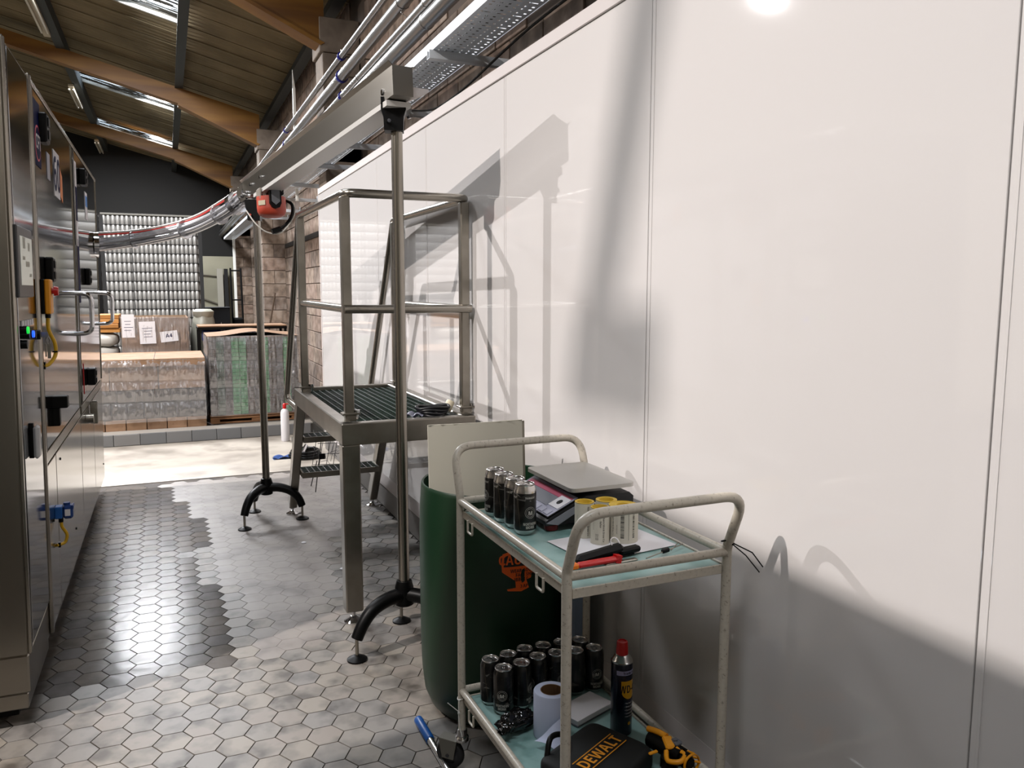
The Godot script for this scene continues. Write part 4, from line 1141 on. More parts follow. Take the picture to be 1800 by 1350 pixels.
	for r in 4:
		for k in 2:
			m = M.new(); m.box(V(-0.10 + k * 0.24 + jit(0.015), 0.028 + r * 0.055, jit(0.02)), V(0.23, 0.05, 0.5), 0.004); obj("plank", m, mat("pine%d" % (r % 2), [Color(0.70, 0.49, 0.24), Color(0.62, 0.42, 0.19)][r % 2], 0.7), t)
	m = M.new(); m.cyl(V(-0.05, 0.255, -0.2), V(-0.02, 0.255, 0.24), 0.035, 14); obj("pole_end", m, mats.pine0, t)
	var sack := mat("sack_white", Color(0.72, 0.71, 0.68), 0.5)
	var words := ["topmost white sack under the timber", "second white sack from the top", "third white sack with a dark gap beneath", "lowest visible white sack by the pallet film", "white sack at the bottom of the stack behind the pallet", "bottom white sack on the slab behind the cartons"]
	for k in 6:
		var y := 0.93 - k * 0.162
		m = M.new()
		var sk := []
		for j in 9: sk.append(Vector2(0.0, 0.0))
		m.grid(func(a, b):
			var an: float = a * TAU
			var ph: float = (b - 0.5) * PI
			return V(0.27 * signf(cos(an)) * pow(absf(cos(an)), 0.5) * pow(maxf(cos(ph), 0.0), 0.35), 0.08 + 0.08 * signf(sin(ph)) * pow(absf(sin(ph)), 0.7) + 0.006 * sin(an * 5 + k), 0.30 * signf(sin(an)) * pow(absf(sin(an)), 0.5) * pow(maxf(cos(ph), 0.0), 0.35)), 32, 12, true)
		var s := obj("sack", m, sack); s.position = V(-0.84 + jit(0.015), y, -10.95)
		tag(s, words[k], "sack", "white sacks")
	# grey green bag and steel frame behind
	t = thing("bulk_bag", "pale grey bag tied shut between the big carton and the tray pallet", "bag", V(0.42, 0.12, -11.05))
	m = M.new(); m.grid(func(a, b):
		var an: float = a * TAU
		var r: float = 0.17 * (1.0 - 0.35 * pow(b, 6.0)) * (1.0 + 0.05 * sin(an * 5 + b * 6))
		return V(r * cos(an), b * 1.18, r * sin(an)), 28, 18, true)
	obj("sack_body", m, mat("bag_grey", Color(0.50, 0.50, 0.46), 0.45), t)
	m = M.new(); m.lathe([Vector2(0.105, 1.13), Vector2(0.12, 1.15), Vector2(0.13, 1.22), Vector2(0.09, 1.25), Vector2(0.0, 1.24)], 20); obj("neck", m, mats.bag_grey, t)
	t = thing("black_top_table", "dark framed flat pallet board standing behind the tray pallet", "table", V(0.85, 0.12, -10.65))
	m = M.new(); m.box(V(0, 1.05, 0), V(1.05, 0.02, 0.5), 0.004); obj("board", m, card[0], t)
	m = M.new(); m.box(V(0, 1.025, 0), V(1.06, 0.03, 0.51)); 
	for x in [-0.51, -0.17, 0.51]: m.box(V(x, 0.5, 0.23), V(0.03, 1.03, 0.03)); m.box(V(x, 0.5, -0.23), V(0.03, 1.03, 0.03))
	obj("frame", m, mats.black, t)
	for x in [-0.36, 0.05]:
		m = M.new(); m.box(V(x, 0.93, 0.0), V(0.22, 0.14, 0.3), 0.01); obj("blue_crate", m, mat("crate_blue", Color(0.05, 0.13, 0.40), 0.5), t)
	# pallets of empty cans
	var alu := mat("can_alu", Color(0.66, 0.655, 0.64), 0.42, 0.55)
	for pi in 2:
		var x0: float = [-0.92, -2.46][pi]
		t = thing("can_pallet", ["tall pallet of bright empty cans standing against the dark, nearest the bag", "second tall pallet of empty cans mostly hidden behind the machine"][pi], "can pallet", V(x0, 0.12, -14.5), "pallets of empty cans")
		var layers := 17
		for k in layers:
			var cm := M.new()
			for row in 2:
				for i in 21:
					var p := V(0.036 + i * 0.0676 + (0.0338 if row else 0.0), 0.13 + k * 0.1515, -0.034 - row * 0.0585)
					cm.lathe([Vector2(0.029, 0.0), Vector2(0.0325, 0.006), Vector2(0.0325, 0.136), Vector2(0.028, 0.144)], 10, T(p))
			obj("cans", cm, alu, t).set_meta("kind", "stuff")
			cm = M.new(); cm.box(V(0.72, 0.127 + k * 0.1515, -0.56), V(1.46, 0.008, 1.125)); obj("layer_sheet", cm, mat("layer_dark", Color(0.06, 0.055, 0.05), 0.7), t)
		m = M.new(); m.box(V(0.73, 1.4, -0.62), V(1.42, 2.55, 0.95)); obj("core", m, mats.layer_dark, t)
		m = M.new(); m.box(V(0.73, 0.13 + layers * 0.1515 + 0.012, -0.56), V(1.48, 0.03, 1.15), 0.004); obj("top_frame", m, mat("frame_pale", Color(0.42, 0.41, 0.38), 0.6), t)
		m = M.new()
		for y in [0.01, 0.11]: m.box(V(0.73, y, -0.56), V(1.45, 0.02, 1.12), 0.002)
		for x in [0.08, 0.73, 1.38]: m.box(V(x, 0.06, -0.56), V(0.1, 0.08, 1.1))
		obj("wooden_pallet", m, wood, t)
		m = M.new()
		for x in [0.0, 0.43, 0.94, 1.47]: m.box(V(x, 1.4, 0.002), V(0.012 if x > 0.1 and x < 1.4 else 0.06, 2.6, 0.004))
		obj("strap", m, mats.black if pi == 1 else mats.layer_dark, t)
	# far furniture
	t = thing("blue_cabinet", "low dark blue cabinet at the foot of the back wall", "cabinet", V(0.75, 0.12, -17.2))
	m = M.new(); m.box(V(0, 0.57, 0), V(0.80, 1.14, 0.5), 0.01); obj("body", m, mat("cabinet_blue", Color(0.015, 0.04, 0.075), 0.5), t)
	m = M.new(); m.box(V(0, 1.15, 0), V(0.82, 0.02, 0.52), 0.004); obj("top", m, mats.cabinet_blue, t)
	m = M.new(); m.cyl(V(-0.18, 0.76, 0.25), V(-0.18, 0.86, 0.27), 0.012, 8); m.cyl(V(0.22, 0.76, 0.25), V(0.22, 0.86, 0.27), 0.012, 8); obj("handle", m, mats.chrome, t)
	t = thing("hand_truck", "black hand truck leaning at the end of the blue cabinet", "hand truck", V(1.32, 0.12, -17.3))
	m = M.new()
	for x in [-0.1, 0.1]: m.tube([V(x, 0.05, 0.1), V(x, 1.95, -0.15)], 0.02, 8)
	for y in [0.3, 0.8, 1.3, 1.9]: m.cyl(V(-0.1, y, 0.1 - 0.13 * y), V(0.1, y, 0.1 - 0.13 * y), 0.015, 8)
	obj("frame", m, mats.black, t)
	m = M.new(); m.cyl(V(-0.16, 0.10, 0.06), V(-0.11, 0.10, 0.06), 0.10, 16); m.cyl(V(0.11, 0.10, 0.06), V(0.16, 0.10, 0.06), 0.10, 16); obj("wheel", m, mats.black, t)
	m = M.new(); m.box(V(0, 0.86, 0.05), V(0.22, 0.16, 0.14), 0.03); obj("black_box", m, mats.black, t)
	t = thing("white_corner_strip", "white corner guard strip on the farthest block pier", "corner guard", V(1.50, 0.12, -19.99))
	m = M.new(); m.box(V(0.0, 1.45, 0.0), V(0.055, 2.9, 0.006), 0.001); m.box(V(-0.025, 1.45, -0.03), V(0.006, 2.9, 0.06), 0.001); obj("angle", m, mats.cover_white, t)
	t = thing("white_frame_post", "pale door frame post at the end of the back wall", "post", V(1.38, 0.12, -23.8))
	m = M.new(); m.box(V(0, 1.05, 0), V(0.16, 2.1, 0.12), 0.004); obj("upright", m, mat("post_white", Color(0.5, 0.49, 0.45), 0.5), t)
	m = M.new(); m.box(V(0.16, 1.05, 0.02), V(0.10, 2.1, 0.12), 0.004); obj("dark_reveal", m, mats.dark_gap, t)
	t = thing("leaning_broom", "thin wooden broom handle leaning against the second pier", "broom", V(1.62, 0.12, -14.0))
	m = M.new(); m.cyl(V(-0.22, 0.08, 0.15), V(0.06, 1.45, 0.0), 0.014, 8); obj("handle", m, mat("broom_wood", Color(0.25, 0.18, 0.11), 0.7), t)
	m = M.new(); m.bar(V(-0.36, 0.05, 0.16), V(-0.08, 0.05, 0.16), 0.05, 0.10, 0.004); obj("head", m, mats.broom_wood, t)

func floor_things():
	var t := thing("spray_bottle", "white plastic bottle with a red cap standing on the floor behind the platform", "bottle", V(1.098, 0, -8.68))
	var m := M.new(); m.lathe([Vector2(0.0, 0.0), Vector2(0.04, 0.0), Vector2(0.044, 0.01), Vector2(0.044, 0.30), Vector2(0.036, 0.335), Vector2(0.016, 0.35), Vector2(0.016, 0.37), Vector2(0.0, 0.37)], 20); obj("body", m, mats.white_paper, t)
	m = M.new(); m.lathe([Vector2(0.018, 0.352), Vector2(0.018, 0.40), Vector2(0.008, 0.41), Vector2(0.0, 0.41)], 14); m.box(V(0.02, 0.40, 0), V(0.05, 0.014, 0.016), 0.003); obj("cap", m, mats.red, t)
	t = thing("hose_coil", "black rubber hose coiled on the floor beyond the ladder", "hose", V(1.16, 0, -7.75))
	m = M.new()
	for k in 3:
		var pts := []
		for j in 32:
			var a := TAU * j / 32.0
			pts.append(V(cos(a) * (0.145 - 0.012 * k), 0.018 + 0.022 * k, sin(a) * (0.16 - 0.01 * k)))
		m.tube(pts, 0.016, 8, true)
	obj("coil", m, mats.black_gloss, t)
	m = M.new(); m.cyl(V(-0.03, 0.05, 0.05), V(0.02, 0.10, -0.06), 0.02, 10); m.box(V(-0.03, 0.045, 0.06), V(0.05, 0.05, 0.05), 0.01); obj("coupling", m, mats.chrome, t)
	m = M.new(); m.tube(spline([V(-0.06, 0.06, -0.05), V(-0.03, 0.12, -0.08), V(-0.02, 0.20, -0.08)], 4), 0.014, 8); obj("hose_end", m, mats.black_gloss, t)
	m = M.new(); m.grid(func(a, b): return V((a - 0.5) * 0.22, 0.004 + 0.022 * absf(sin(a * 6.0 + b * 2.0)), (b - 0.5) * 0.12), 14, 8, true)
	m.grid(func(a, b): return V((a - 0.5) * 0.22, 0.001, (b - 0.5) * 0.12), 2, 2, false)
	var o := obj("blue_glove", m, mat("glove_blue", Color(0.13, 0.27, 0.50), 0.5)); o.position = V(0.97, 0, -7.78)
	tag(o, "crumpled blue gloves on the floor beside the black hose", "gloves")
	t = thing("wire_crate", "thin wire crate tipped on the floor behind the lower ladder tread", "wire crate", V(1.17, 0, -6.35))
	m = M.new()
	for k in 6:
		var x := -0.14 + 0.056 * k
		m.tube([V(x - 0.03, 0.20, 0.0), V(x + 0.03, 0.49 + 0.02 * sin(k * 2.0), -0.03)], 0.0025, 5)
	for k in 4: m.tube([V(-0.16 + 0.02 * k, 0.22 + 0.085 * k, 0.0), V(0.14 + 0.02 * k, 0.20 + 0.085 * k, -0.02)], 0.0025, 5)
	for k in 12:
		var a := V(-0.13 + jit(0.02) + 0.024 * k, rng.randf_range(0.24, 0.42), 0.02); m.tube([a, a + V(jit(0.06), 0.04 + jit(0.07), -0.05), a + V(0.05 + jit(0.05), jit(0.08), -0.1)], 0.0018, 4)
	m.tube([V(-0.15, 0.0, 0.02), V(-0.09, 0.40, -0.01)], 0.004, 6); m.tube([V(0.15, 0.0, 0.02), V(0.16, 0.40, -0.01)], 0.004, 6)
	m.tube([V(-0.15, 0.0, -0.2), V(-0.12, 0.24, -0.05)], 0.004, 6); m.tube([V(0.15, 0.0, -0.2), V(0.12, 0.24, -0.05)], 0.004, 6)
	obj("wires", m, mat("wire_grey", Color(0.22, 0.21, 0.22), 0.4, 0.6), t)
	m = M.new(); m.box(V(-0.09, 0.285, 0.012), V(0.05, 0.045, 0.012), 0.002); obj("black_tag", m, mats.black, t)
	m = M.new(); m.box(V(0, 0.0, 0), V(0.26, 0.05, 0.12), 0.004)
	for k in 4: m.cyl(V(-0.1 + k * 0.065, 0.02, 0.0), V(-0.1 + k * 0.065, 0.075 + 0.02 * (k % 2), 0.0), 0.003, 5)
	o = obj("crate_base", m, mat("plastic_pale", Color(0.42, 0.42, 0.40), 0.5)); o.position = V(1.28, 0.025, -8.55)
	tag(o, "low grey plastic tray with upright pegs by the kerb", "tray")
	for e in [[0.86, -4.47, "white chip of plastic on the tiles, nearer the platform leg"], [0.73, -5.05, "small white chip on the tiles, further from the platform leg"]]:
		m = M.new(); m.lathe([Vector2(0.014, 0.0), Vector2(0.016, 0.003), Vector2(0.008, 0.007), Vector2(0.0, 0.006)], 8)
		o = obj("plastic_chip", m, mats.white_paper); o.position = V(e[0], 0.0, e[1]); tag(o, e[2], "debris", "white chips on the floor")

func barrel():
	var t := thing("green_barrel", "open dark green plastic barrel with a torn orange warning sticker", "barrel", V(1.116, 0, -2.76))
	var g := mat("barrel_green", Color(0.022, 0.155, 0.075), 0.42)
	var m := M.new()
	m.lathe([Vector2(0.0, 0.012), Vector2(0.19, 0.012), Vector2(0.20, 0.0), Vector2(0.225, 0.004), Vector2(0.252, 0.03), Vector2(0.272, 0.08), Vector2(0.281, 0.16), Vector2(0.285, 0.30), Vector2(0.285, 0.70), Vector2(0.282, 0.80), Vector2(0.277, 0.87), Vector2(0.276, 0.883), Vector2(0.272, 0.887), Vector2(0.267, 0.884), Vector2(0.268, 0.86), Vector2(0.274, 0.70), Vector2(0.274, 0.20), Vector2(0.24, 0.05), Vector2(0.0, 0.045)], 64)
	obj("drum", m, g, t)
	# what is left of the sticker, wrapped round the drum
	var og := mat("sticker_fluo", Color(0.98, 0.40, 0.07), 0.5)
	var bk := mat("sticker_ink", Color(0.025, 0.02, 0.018), 0.5)
	var R := 0.2855
	var a0 := -0.075
	var wrap := func(poly, mm: Material, called: String, off: float, parent: Node):
		var sm := M.new()
		var pl := PackedVector2Array(poly)
		# cut into narrow upright bands so that the sheet follows the drum
		var x := -0.12
		while x < 0.14:
			for part in Geometry2D.intersect_polygons(pl, PackedVector2Array([Vector2(x, -1), Vector2(x + 0.012, -1), Vector2(x + 0.012, 1), Vector2(x, 1)])):
				var ix := Geometry2D.triangulate_polygon(part)
				for i in range(0, ix.size(), 3):
					var q := []
					var nn := []
					for j in 3:
						var pt: Vector2 = part[ix[i + j]]
						var a: float = a0 + pt.x / R
						nn.append(V(sin(a), 0, cos(a)))
						q.append(V(sin(a) * (R + off), pt.y, cos(a) * (R + off)))
					sm.tri(q[0], q[1], q[2], nn[0], nn[1], nn[2])
			x += 0.012
		return obj(called, sm, mm, parent)
	var y0 := 0.628
	var sk: MeshInstance3D = wrap.call([Vector2(-0.058, y0 + 0.055), Vector2(0.01, y0 + 0.078), Vector2(0.05, y0 + 0.07), Vector2(0.095, y0 + 0.03), Vector2(0.10, y0 - 0.005), Vector2(0.075, y0 - 0.012), Vector2(0.07, y0 - 0.03), Vector2(0.052, y0 - 0.022), Vector2(0.048, y0 - 0.04), Vector2(0.03, y0 - 0.045), Vector2(0.04, y0 - 0.075), Vector2(0.01, y0 - 0.085), Vector2(-0.04, y0 - 0.08), Vector2(-0.042, y0 - 0.073), Vector2(-0.01, y0 - 0.07), Vector2(-0.012, y0 - 0.045), Vector2(-0.06, y0 - 0.01), Vector2(-0.062, y0 + 0.02)], og, "warning_sticker", 0.0006, t)
	wrap.call([Vector2(-0.052, y0 + 0.045), Vector2(0.0, y0 + 0.064), Vector2(0.045, y0 + 0.06), Vector2(0.045, y0 + 0.008), Vector2(-0.054, y0 + 0.008)], bk, "sticker_band", 0.0012, sk)
	wrap.call([Vector2(0.012, y0 - 0.006), Vector2(0.022, y0 - 0.004), Vector2(0.022, y0 - 0.05), Vector2(0.012, y0 - 0.055), Vector2(0.008, y0 - 0.03)], g, "torn_patch", 0.0013, sk)
	var tr := func(x: float, y: float) -> Transform3D: return T(V(0, y, 0), a0 + x / R)
	m = M.new()
	lettering("CAUTION", 0.036, tr.call(0.022, y0 + 0.033), m, R, font_bold, 0.86, 0.0018)
	obj("sticker_heading", m, og, sk)
	m = M.new()
	for e in [["WEAR GOGGLES", 0.026, -0.008], ["FACE SHIELD", 0.034, -0.024], ["RUBBER GLOVES", 0.026, -0.040], ["AND APRON", 0.024, -0.066]]:
		var sub := M.new()
		lettering(e[0], 0.0125, tr.call(e[1], y0 + e[2]), sub, R, font_bold, 0.86, 0.0018)
		# the torn sticker has lost the letters that fall off its edge
		for i in range(0, sub.v.size(), 3):
			var c := (sub.v[i] + sub.v[i + 1] + sub.v[i + 2]) / 3.0
			var x := (atan2(c.x, c.z) - a0) * R
			if x < -0.045 + maxf(0.0, -(e[2] + 0.008)) * 0.9 or x > (0.09 if e[2] > -0.03 else 0.035): continue
			for j in 3: m.v.append(sub.v[i + j]); m.n.append(sub.n[i + j]); m.u.append(Vector2.ZERO)
	obj("sticker_text", m, bk, sk)
	# two foam boards standing in the barrel
	var bm := mat("board_cream", Color(0.70, 0.685, 0.63), 0.6)
	var names := ["front cream board standing in the green barrel", "second cream board just behind it in the green barrel"]
	for i in 2:
		m = M.new()
		var dz := -0.028 * i
		m.grid(func(a, b): return V(lerpf(-0.188, 0.178, a), lerpf(-0.36, 0.36, b), 0.018 * sin(a * PI) + 0.0), 16, 2, false)
		m.grid(func(a, b): return V(lerpf(-0.188, 0.178, a), lerpf(-0.36, 0.36, b), 0.018 * sin(a * PI) - 0.008), 16, 2, true)
		for e in [-0.188, 0.178]: m.box(V(e, 0, -0.004), V(0.001, 0.72, 0.008))
		for y in [-0.36, 0.36]:
			for k in 8: m.box(V(-0.165 + k * 0.0458, y, 0.018 * sin((k + 0.5) / 8.0 * PI) - 0.004), V(0.046, 0.001, 0.008))
		var o := obj("foam_board", m, bm if i == 0 else mat("board_grey", Color(0.50, 0.475, 0.42), 0.65))
		o.transform = T(V(1.034 + i * 0.022, 0.757 - 0.01 * i, -2.70 + dz), -0.05, -0.06)
		tag(o, names[i], "board", "boards in the barrel")
	t = thing("plastic_container", "pale blue grey plastic container standing between the green barrel and the wall", "container", V(1.325, 0, -2.475))
	m = M.new(); m.box(V(0, 0.30, 0), V(0.085, 0.60, 0.07), 0.02); obj("body", m, mat("pale_blue", Color(0.52, 0.58, 0.66), 0.35), t)
	m = M.new(); m.lathe([Vector2(0.02, 0.60), Vector2(0.02, 0.635), Vector2(0.0, 0.637)], 16); obj("cap", m, mats.white_paper, t)
	# pole lying on the floor
	t = thing("squeegee_pole", "aluminium pole with a blue grip lying on the floor beside the trolley", "pole", V(0.785, 0.017, -2.70))
	m = M.new(); m.cyl(V(0, 0, 0.13), V(0.0, 0, 1.45), 0.0125, 16); obj("shaft", m, mats.aluminium, t)
	m = M.new(); m.lathe([Vector2(0.0, 0.0), Vector2(0.012, 0.0), Vector2(0.0165, 0.006), Vector2(0.0165, 0.03), Vector2(0.0155, 0.04), Vector2(0.0165, 0.05), Vector2(0.0165, 0.15), Vector2(0.0135, 0.155)], 18, T(Vector3.ZERO, 0, PI / 2)); obj("grip", m, mat("grip_blue", Color(0.02, 0.30, 0.58), 0.4), t)

func trolley():
	var t := thing("trolley", "two tier cream tube trolley with green shelves and looped handles", "trolley", V(0, 0, 0))
	var cp: Material = textured("cream_chipped", noise_image(140, 0.06, [[0.0, Color(0.30, 0.24, 0.19)], [0.17, Color(0.50, 0.46, 0.41)], [0.24, Color(0.71, 0.68, 0.625)], [1.0, Color(0.76, 0.73, 0.675)]], 256, 4), Vector3(5, 5, 5), 0.33, 0.0, false)
	var x0 := 0.838
	var x1 := 1.305
	var za := -2.36
	var zb := -1.612
	for e in [[za, -1.0], [zb, 1.0]]:
		var z: float = e[0]
		var l: float = e[1] * 0.062
		var p := fillet([V(x0, 0.135, z), V(x0, 0.94, z), V(x0, 1.094, z + l), V(x1, 1.094, z + l), V(x1, 0.94, z), V(x1, 0.135, z)], 0.065, 7)
		var m := M.new(); m.tube(p, 0.0128, 14)
		obj("end_frame", m, cp, t)
	for y in [0.928, 0.285]:
		for e in [[V(x0, y, za), V(x0, y, zb)], [V(x1, y, za), V(x1, y, zb)], [V(x0, y, za), V(x1, y, za)], [V(x0, y, zb), V(x1, y, zb)]]:
			var m := M.new(); m.cyl(e[0], e[1], 0.0115, 12); obj("rail", m, cp, t)
	var teal := textured("shelf_green", noise_image(141, 0.02, [[0.1, Color(0.42, 0.56, 0.54)], [0.5, Color(0.53, 0.66, 0.645)], [0.9, Color(0.58, 0.70, 0.685)]], 128), Vector3(3, 3, 3), 0.35)
	for y in [0.893, 0.262]:
		var m := M.new(); m.box(V((x0 + x1) * 0.5, y - 0.006, (za + zb) * 0.5), V(x1 - x0 - 0.02, 0.010, zb - za - 0.006), 0.002); var sh := obj("shelf", m, teal, t)
		m = M.new()
		for x in [x0 + 0.006, x1 - 0.006]: m.box(V(x, y - 0.008, (za + zb) * 0.5), V(0.006, 0.022, zb - za - 0.02), 0.001)
		for z in [za + 0.006, zb - 0.002]: m.box(V((x0 + x1) * 0.5, y - 0.010, z), V(x1 - x0 - 0.03, 0.024, 0.006), 0.001)
		obj("shelf_edge", m, cp, sh)
		for z in [za + 0.10, zb - 0.14]:
			m = M.new()
			m.tube(fillet([V(x0 - 0.004, y - 0.008, z - 0.02), V(x0 - 0.004, y - 0.045, z - 0.02), V(x0 - 0.004, y - 0.045, z + 0.02), V(x0 - 0.004, y - 0.008, z + 0.02)], 0.006, 3), 0.004, 6)
			obj("hanger_loop", m, cp, t)
	for e in [[x0, za, -0.03, -0.035], [x1, za, 0.0, 0.045], [x0, zb, -0.03, 0.03], [x1, zb, -0.03, 0.03]]:
		var c := V(e[0] + e[2], 0.052, e[1] + e[3])
		var m := M.new(); m.cyl(V(e[0], 0.105, e[1]), V(e[0], 0.15, e[1]), 0.017, 14); m.lathe([Vector2(0.022, 0.108), Vector2(0.022, 0.122), Vector2(0.016, 0.128)], 16, T(V(e[0], 0, e[1]))); var cs := obj("caster", m, mats.chrome, t)
		var d := V(e[2], 0, e[3]).normalized()
		var ax := d.cross(Vector3.UP)
		var b := Basis(ax, Vector3.UP, ax.cross(Vector3.UP))
		m = M.new()
		for s in [-1, 1]: m.prism([Vector2(-0.022, -0.012), Vector2(0.022, -0.012), Vector2(0.034, 0.052), Vector2(-0.034, 0.052)], 0.003, Transform3D(Basis(b.z, b.y, -b.x), c + b.x * (s * 0.019) + b.x * 0.0015))
		m.box(Vector3.ZERO, V(0.042, 0.004, 0.07), 0.001, Transform3D(b, V(c.x, 0.106, c.z)))
		obj("fork", m, mat("fork_grey", Color(0.42, 0.41, 0.38), 0.45, 0.2), cs)
		m = M.new(); m.lathe([Vector2(0.032, -0.012), Vector2(0.046, -0.012), Vector2(0.0515, -0.006), Vector2(0.0515, 0.006), Vector2(0.046, 0.012), Vector2(0.032, 0.012), Vector2(0.032, -0.012)], 28, Transform3D(Basis(b.z, b.x, b.y), c)); obj("tyre", m, mat("tyre_grey", Color(0.12, 0.12, 0.125), 0.6), cs)
		m = M.new(); m.lathe([Vector2(0.0, -0.010), Vector2(0.033, -0.008), Vector2(0.033, 0.008), Vector2(0.0, 0.010)], 20, Transform3D(Basis(b.z, b.x, b.y), c)); m.cyl(c - b.x * 0.024, c + b.x * 0.024, 0.006, 8); obj("wheel_hub", m, mat("hub_grey", Color(0.22, 0.22, 0.23), 0.5), cs)
	# cable ties
	var m := M.new()
	var ring := []
	for k in 16: ring.append(V(x1 + cos(TAU * k / 16.0) * 0.0145, 0.958 + 0.006 * sin(TAU * k / 16.0), zb + sin(TAU * k / 16.0) * 0.0145))
	m.tube(ring, 0.0025, 6, true)
	m.tube([V(x1 + 0.004, 0.952, zb + 0.015), V(x1 + 0.02, 0.93, zb + 0.05), V(x1 + 0.035, 0.895, zb + 0.085)], 0.0018, 6); m.tube([V(x1 + 0.01, 0.952, zb + 0.013), V(x1 + 0.04, 0.935, zb + 0.05), V(x1 + 0.05, 0.905, zb + 0.08)], 0.0018, 6); m.box(V(x1 + 0.004, 0.953, zb + 0.016), V(0.008, 0.007, 0.007), 0.001)
	tag(obj("cable_tie", m, mats.black), "black cable tie with two tails on the trolley's near right post", "cable tie")
	m = M.new()
	ring = []
	for k in 16: ring.append(V(x0 + cos(TAU * k / 16.0) * 0.0142, 0.262 + 0.008 * cos(TAU * k / 16.0), za + sin(TAU * k / 16.0) * 0.0142))
	m.tube(ring, 0.002, 6, true)
	m.tube([V(x0 - 0.012, 0.255, za + 0.008), V(x0 - 0.016, 0.21, za + 0.012), V(x0 - 0.012, 0.16, za + 0.013), V(x0 - 0.006, 0.13, za + 0.018)], 0.0018, 6); m.tube([V(x0 - 0.013, 0.215, za + 0.012), V(x0 - 0.05, 0.25, za + 0.0)], 0.0015, 6); m.box(V(x0 - 0.015, 0.213, za + 0.012), V(0.007, 0.008, 0.007), 0.001)
	tag(obj("cable_tie", m, mats.cover_white), "white cable tie with long tails round the trolley's far left post", "cable tie")

func can_art(sd: int, light: float) -> ImageTexture:
	var r := RandomNumberGenerator.new(); r.seed = sd
	var w := 256
	var h := 128
	var im := Image.create(w, h, false, Image.FORMAT_RGBA8)
	im.fill(Color(0.022, 0.021, 0.022))
	for k in 46:
		var c := Vector2(r.randf() * w, r.randf() * h)
		var p := []
		for j in 3: p.append(c + Vector2(r.randf_range(-26, 26), r.randf_range(-10, 10)))
		var g := r.randf_range(0.05, 0.2) if r.randf() < 0.72 else r.randf_range(0.3, light)
		var col := Color(g, g * 0.97, g * 0.92)
		for y in range(int(minf(p[0].y, minf(p[1].y, p[2].y))), int(maxf(p[0].y, maxf(p[1].y, p[2].y))) + 1):
			for x in range(int(minf(p[0].x, minf(p[1].x, p[2].x))), int(maxf(p[0].x, maxf(p[1].x, p[2].x))) + 1):
				if Geometry2D.point_is_inside_triangle(Vector2(x, y), p[0], p[1], p[2]): im.set_pixel(posmod(x, w), clampi(y, 0, h - 1), col)
	for k in 4:
		var a := Vector2(r.randf() * w, 4); var b := a + Vector2(r.randf_range(-40, 40), h - 10)
		for j in 140:
			var q := a.lerp(b, j / 139.0)
			im.fill_rect(Rect2i(posmod(int(q.x), w), int(q.y), 2, 1), Color(0.30, 0.27, 0.20))
	im.generate_mipmaps()
	return ImageTexture.create_from_image(im)

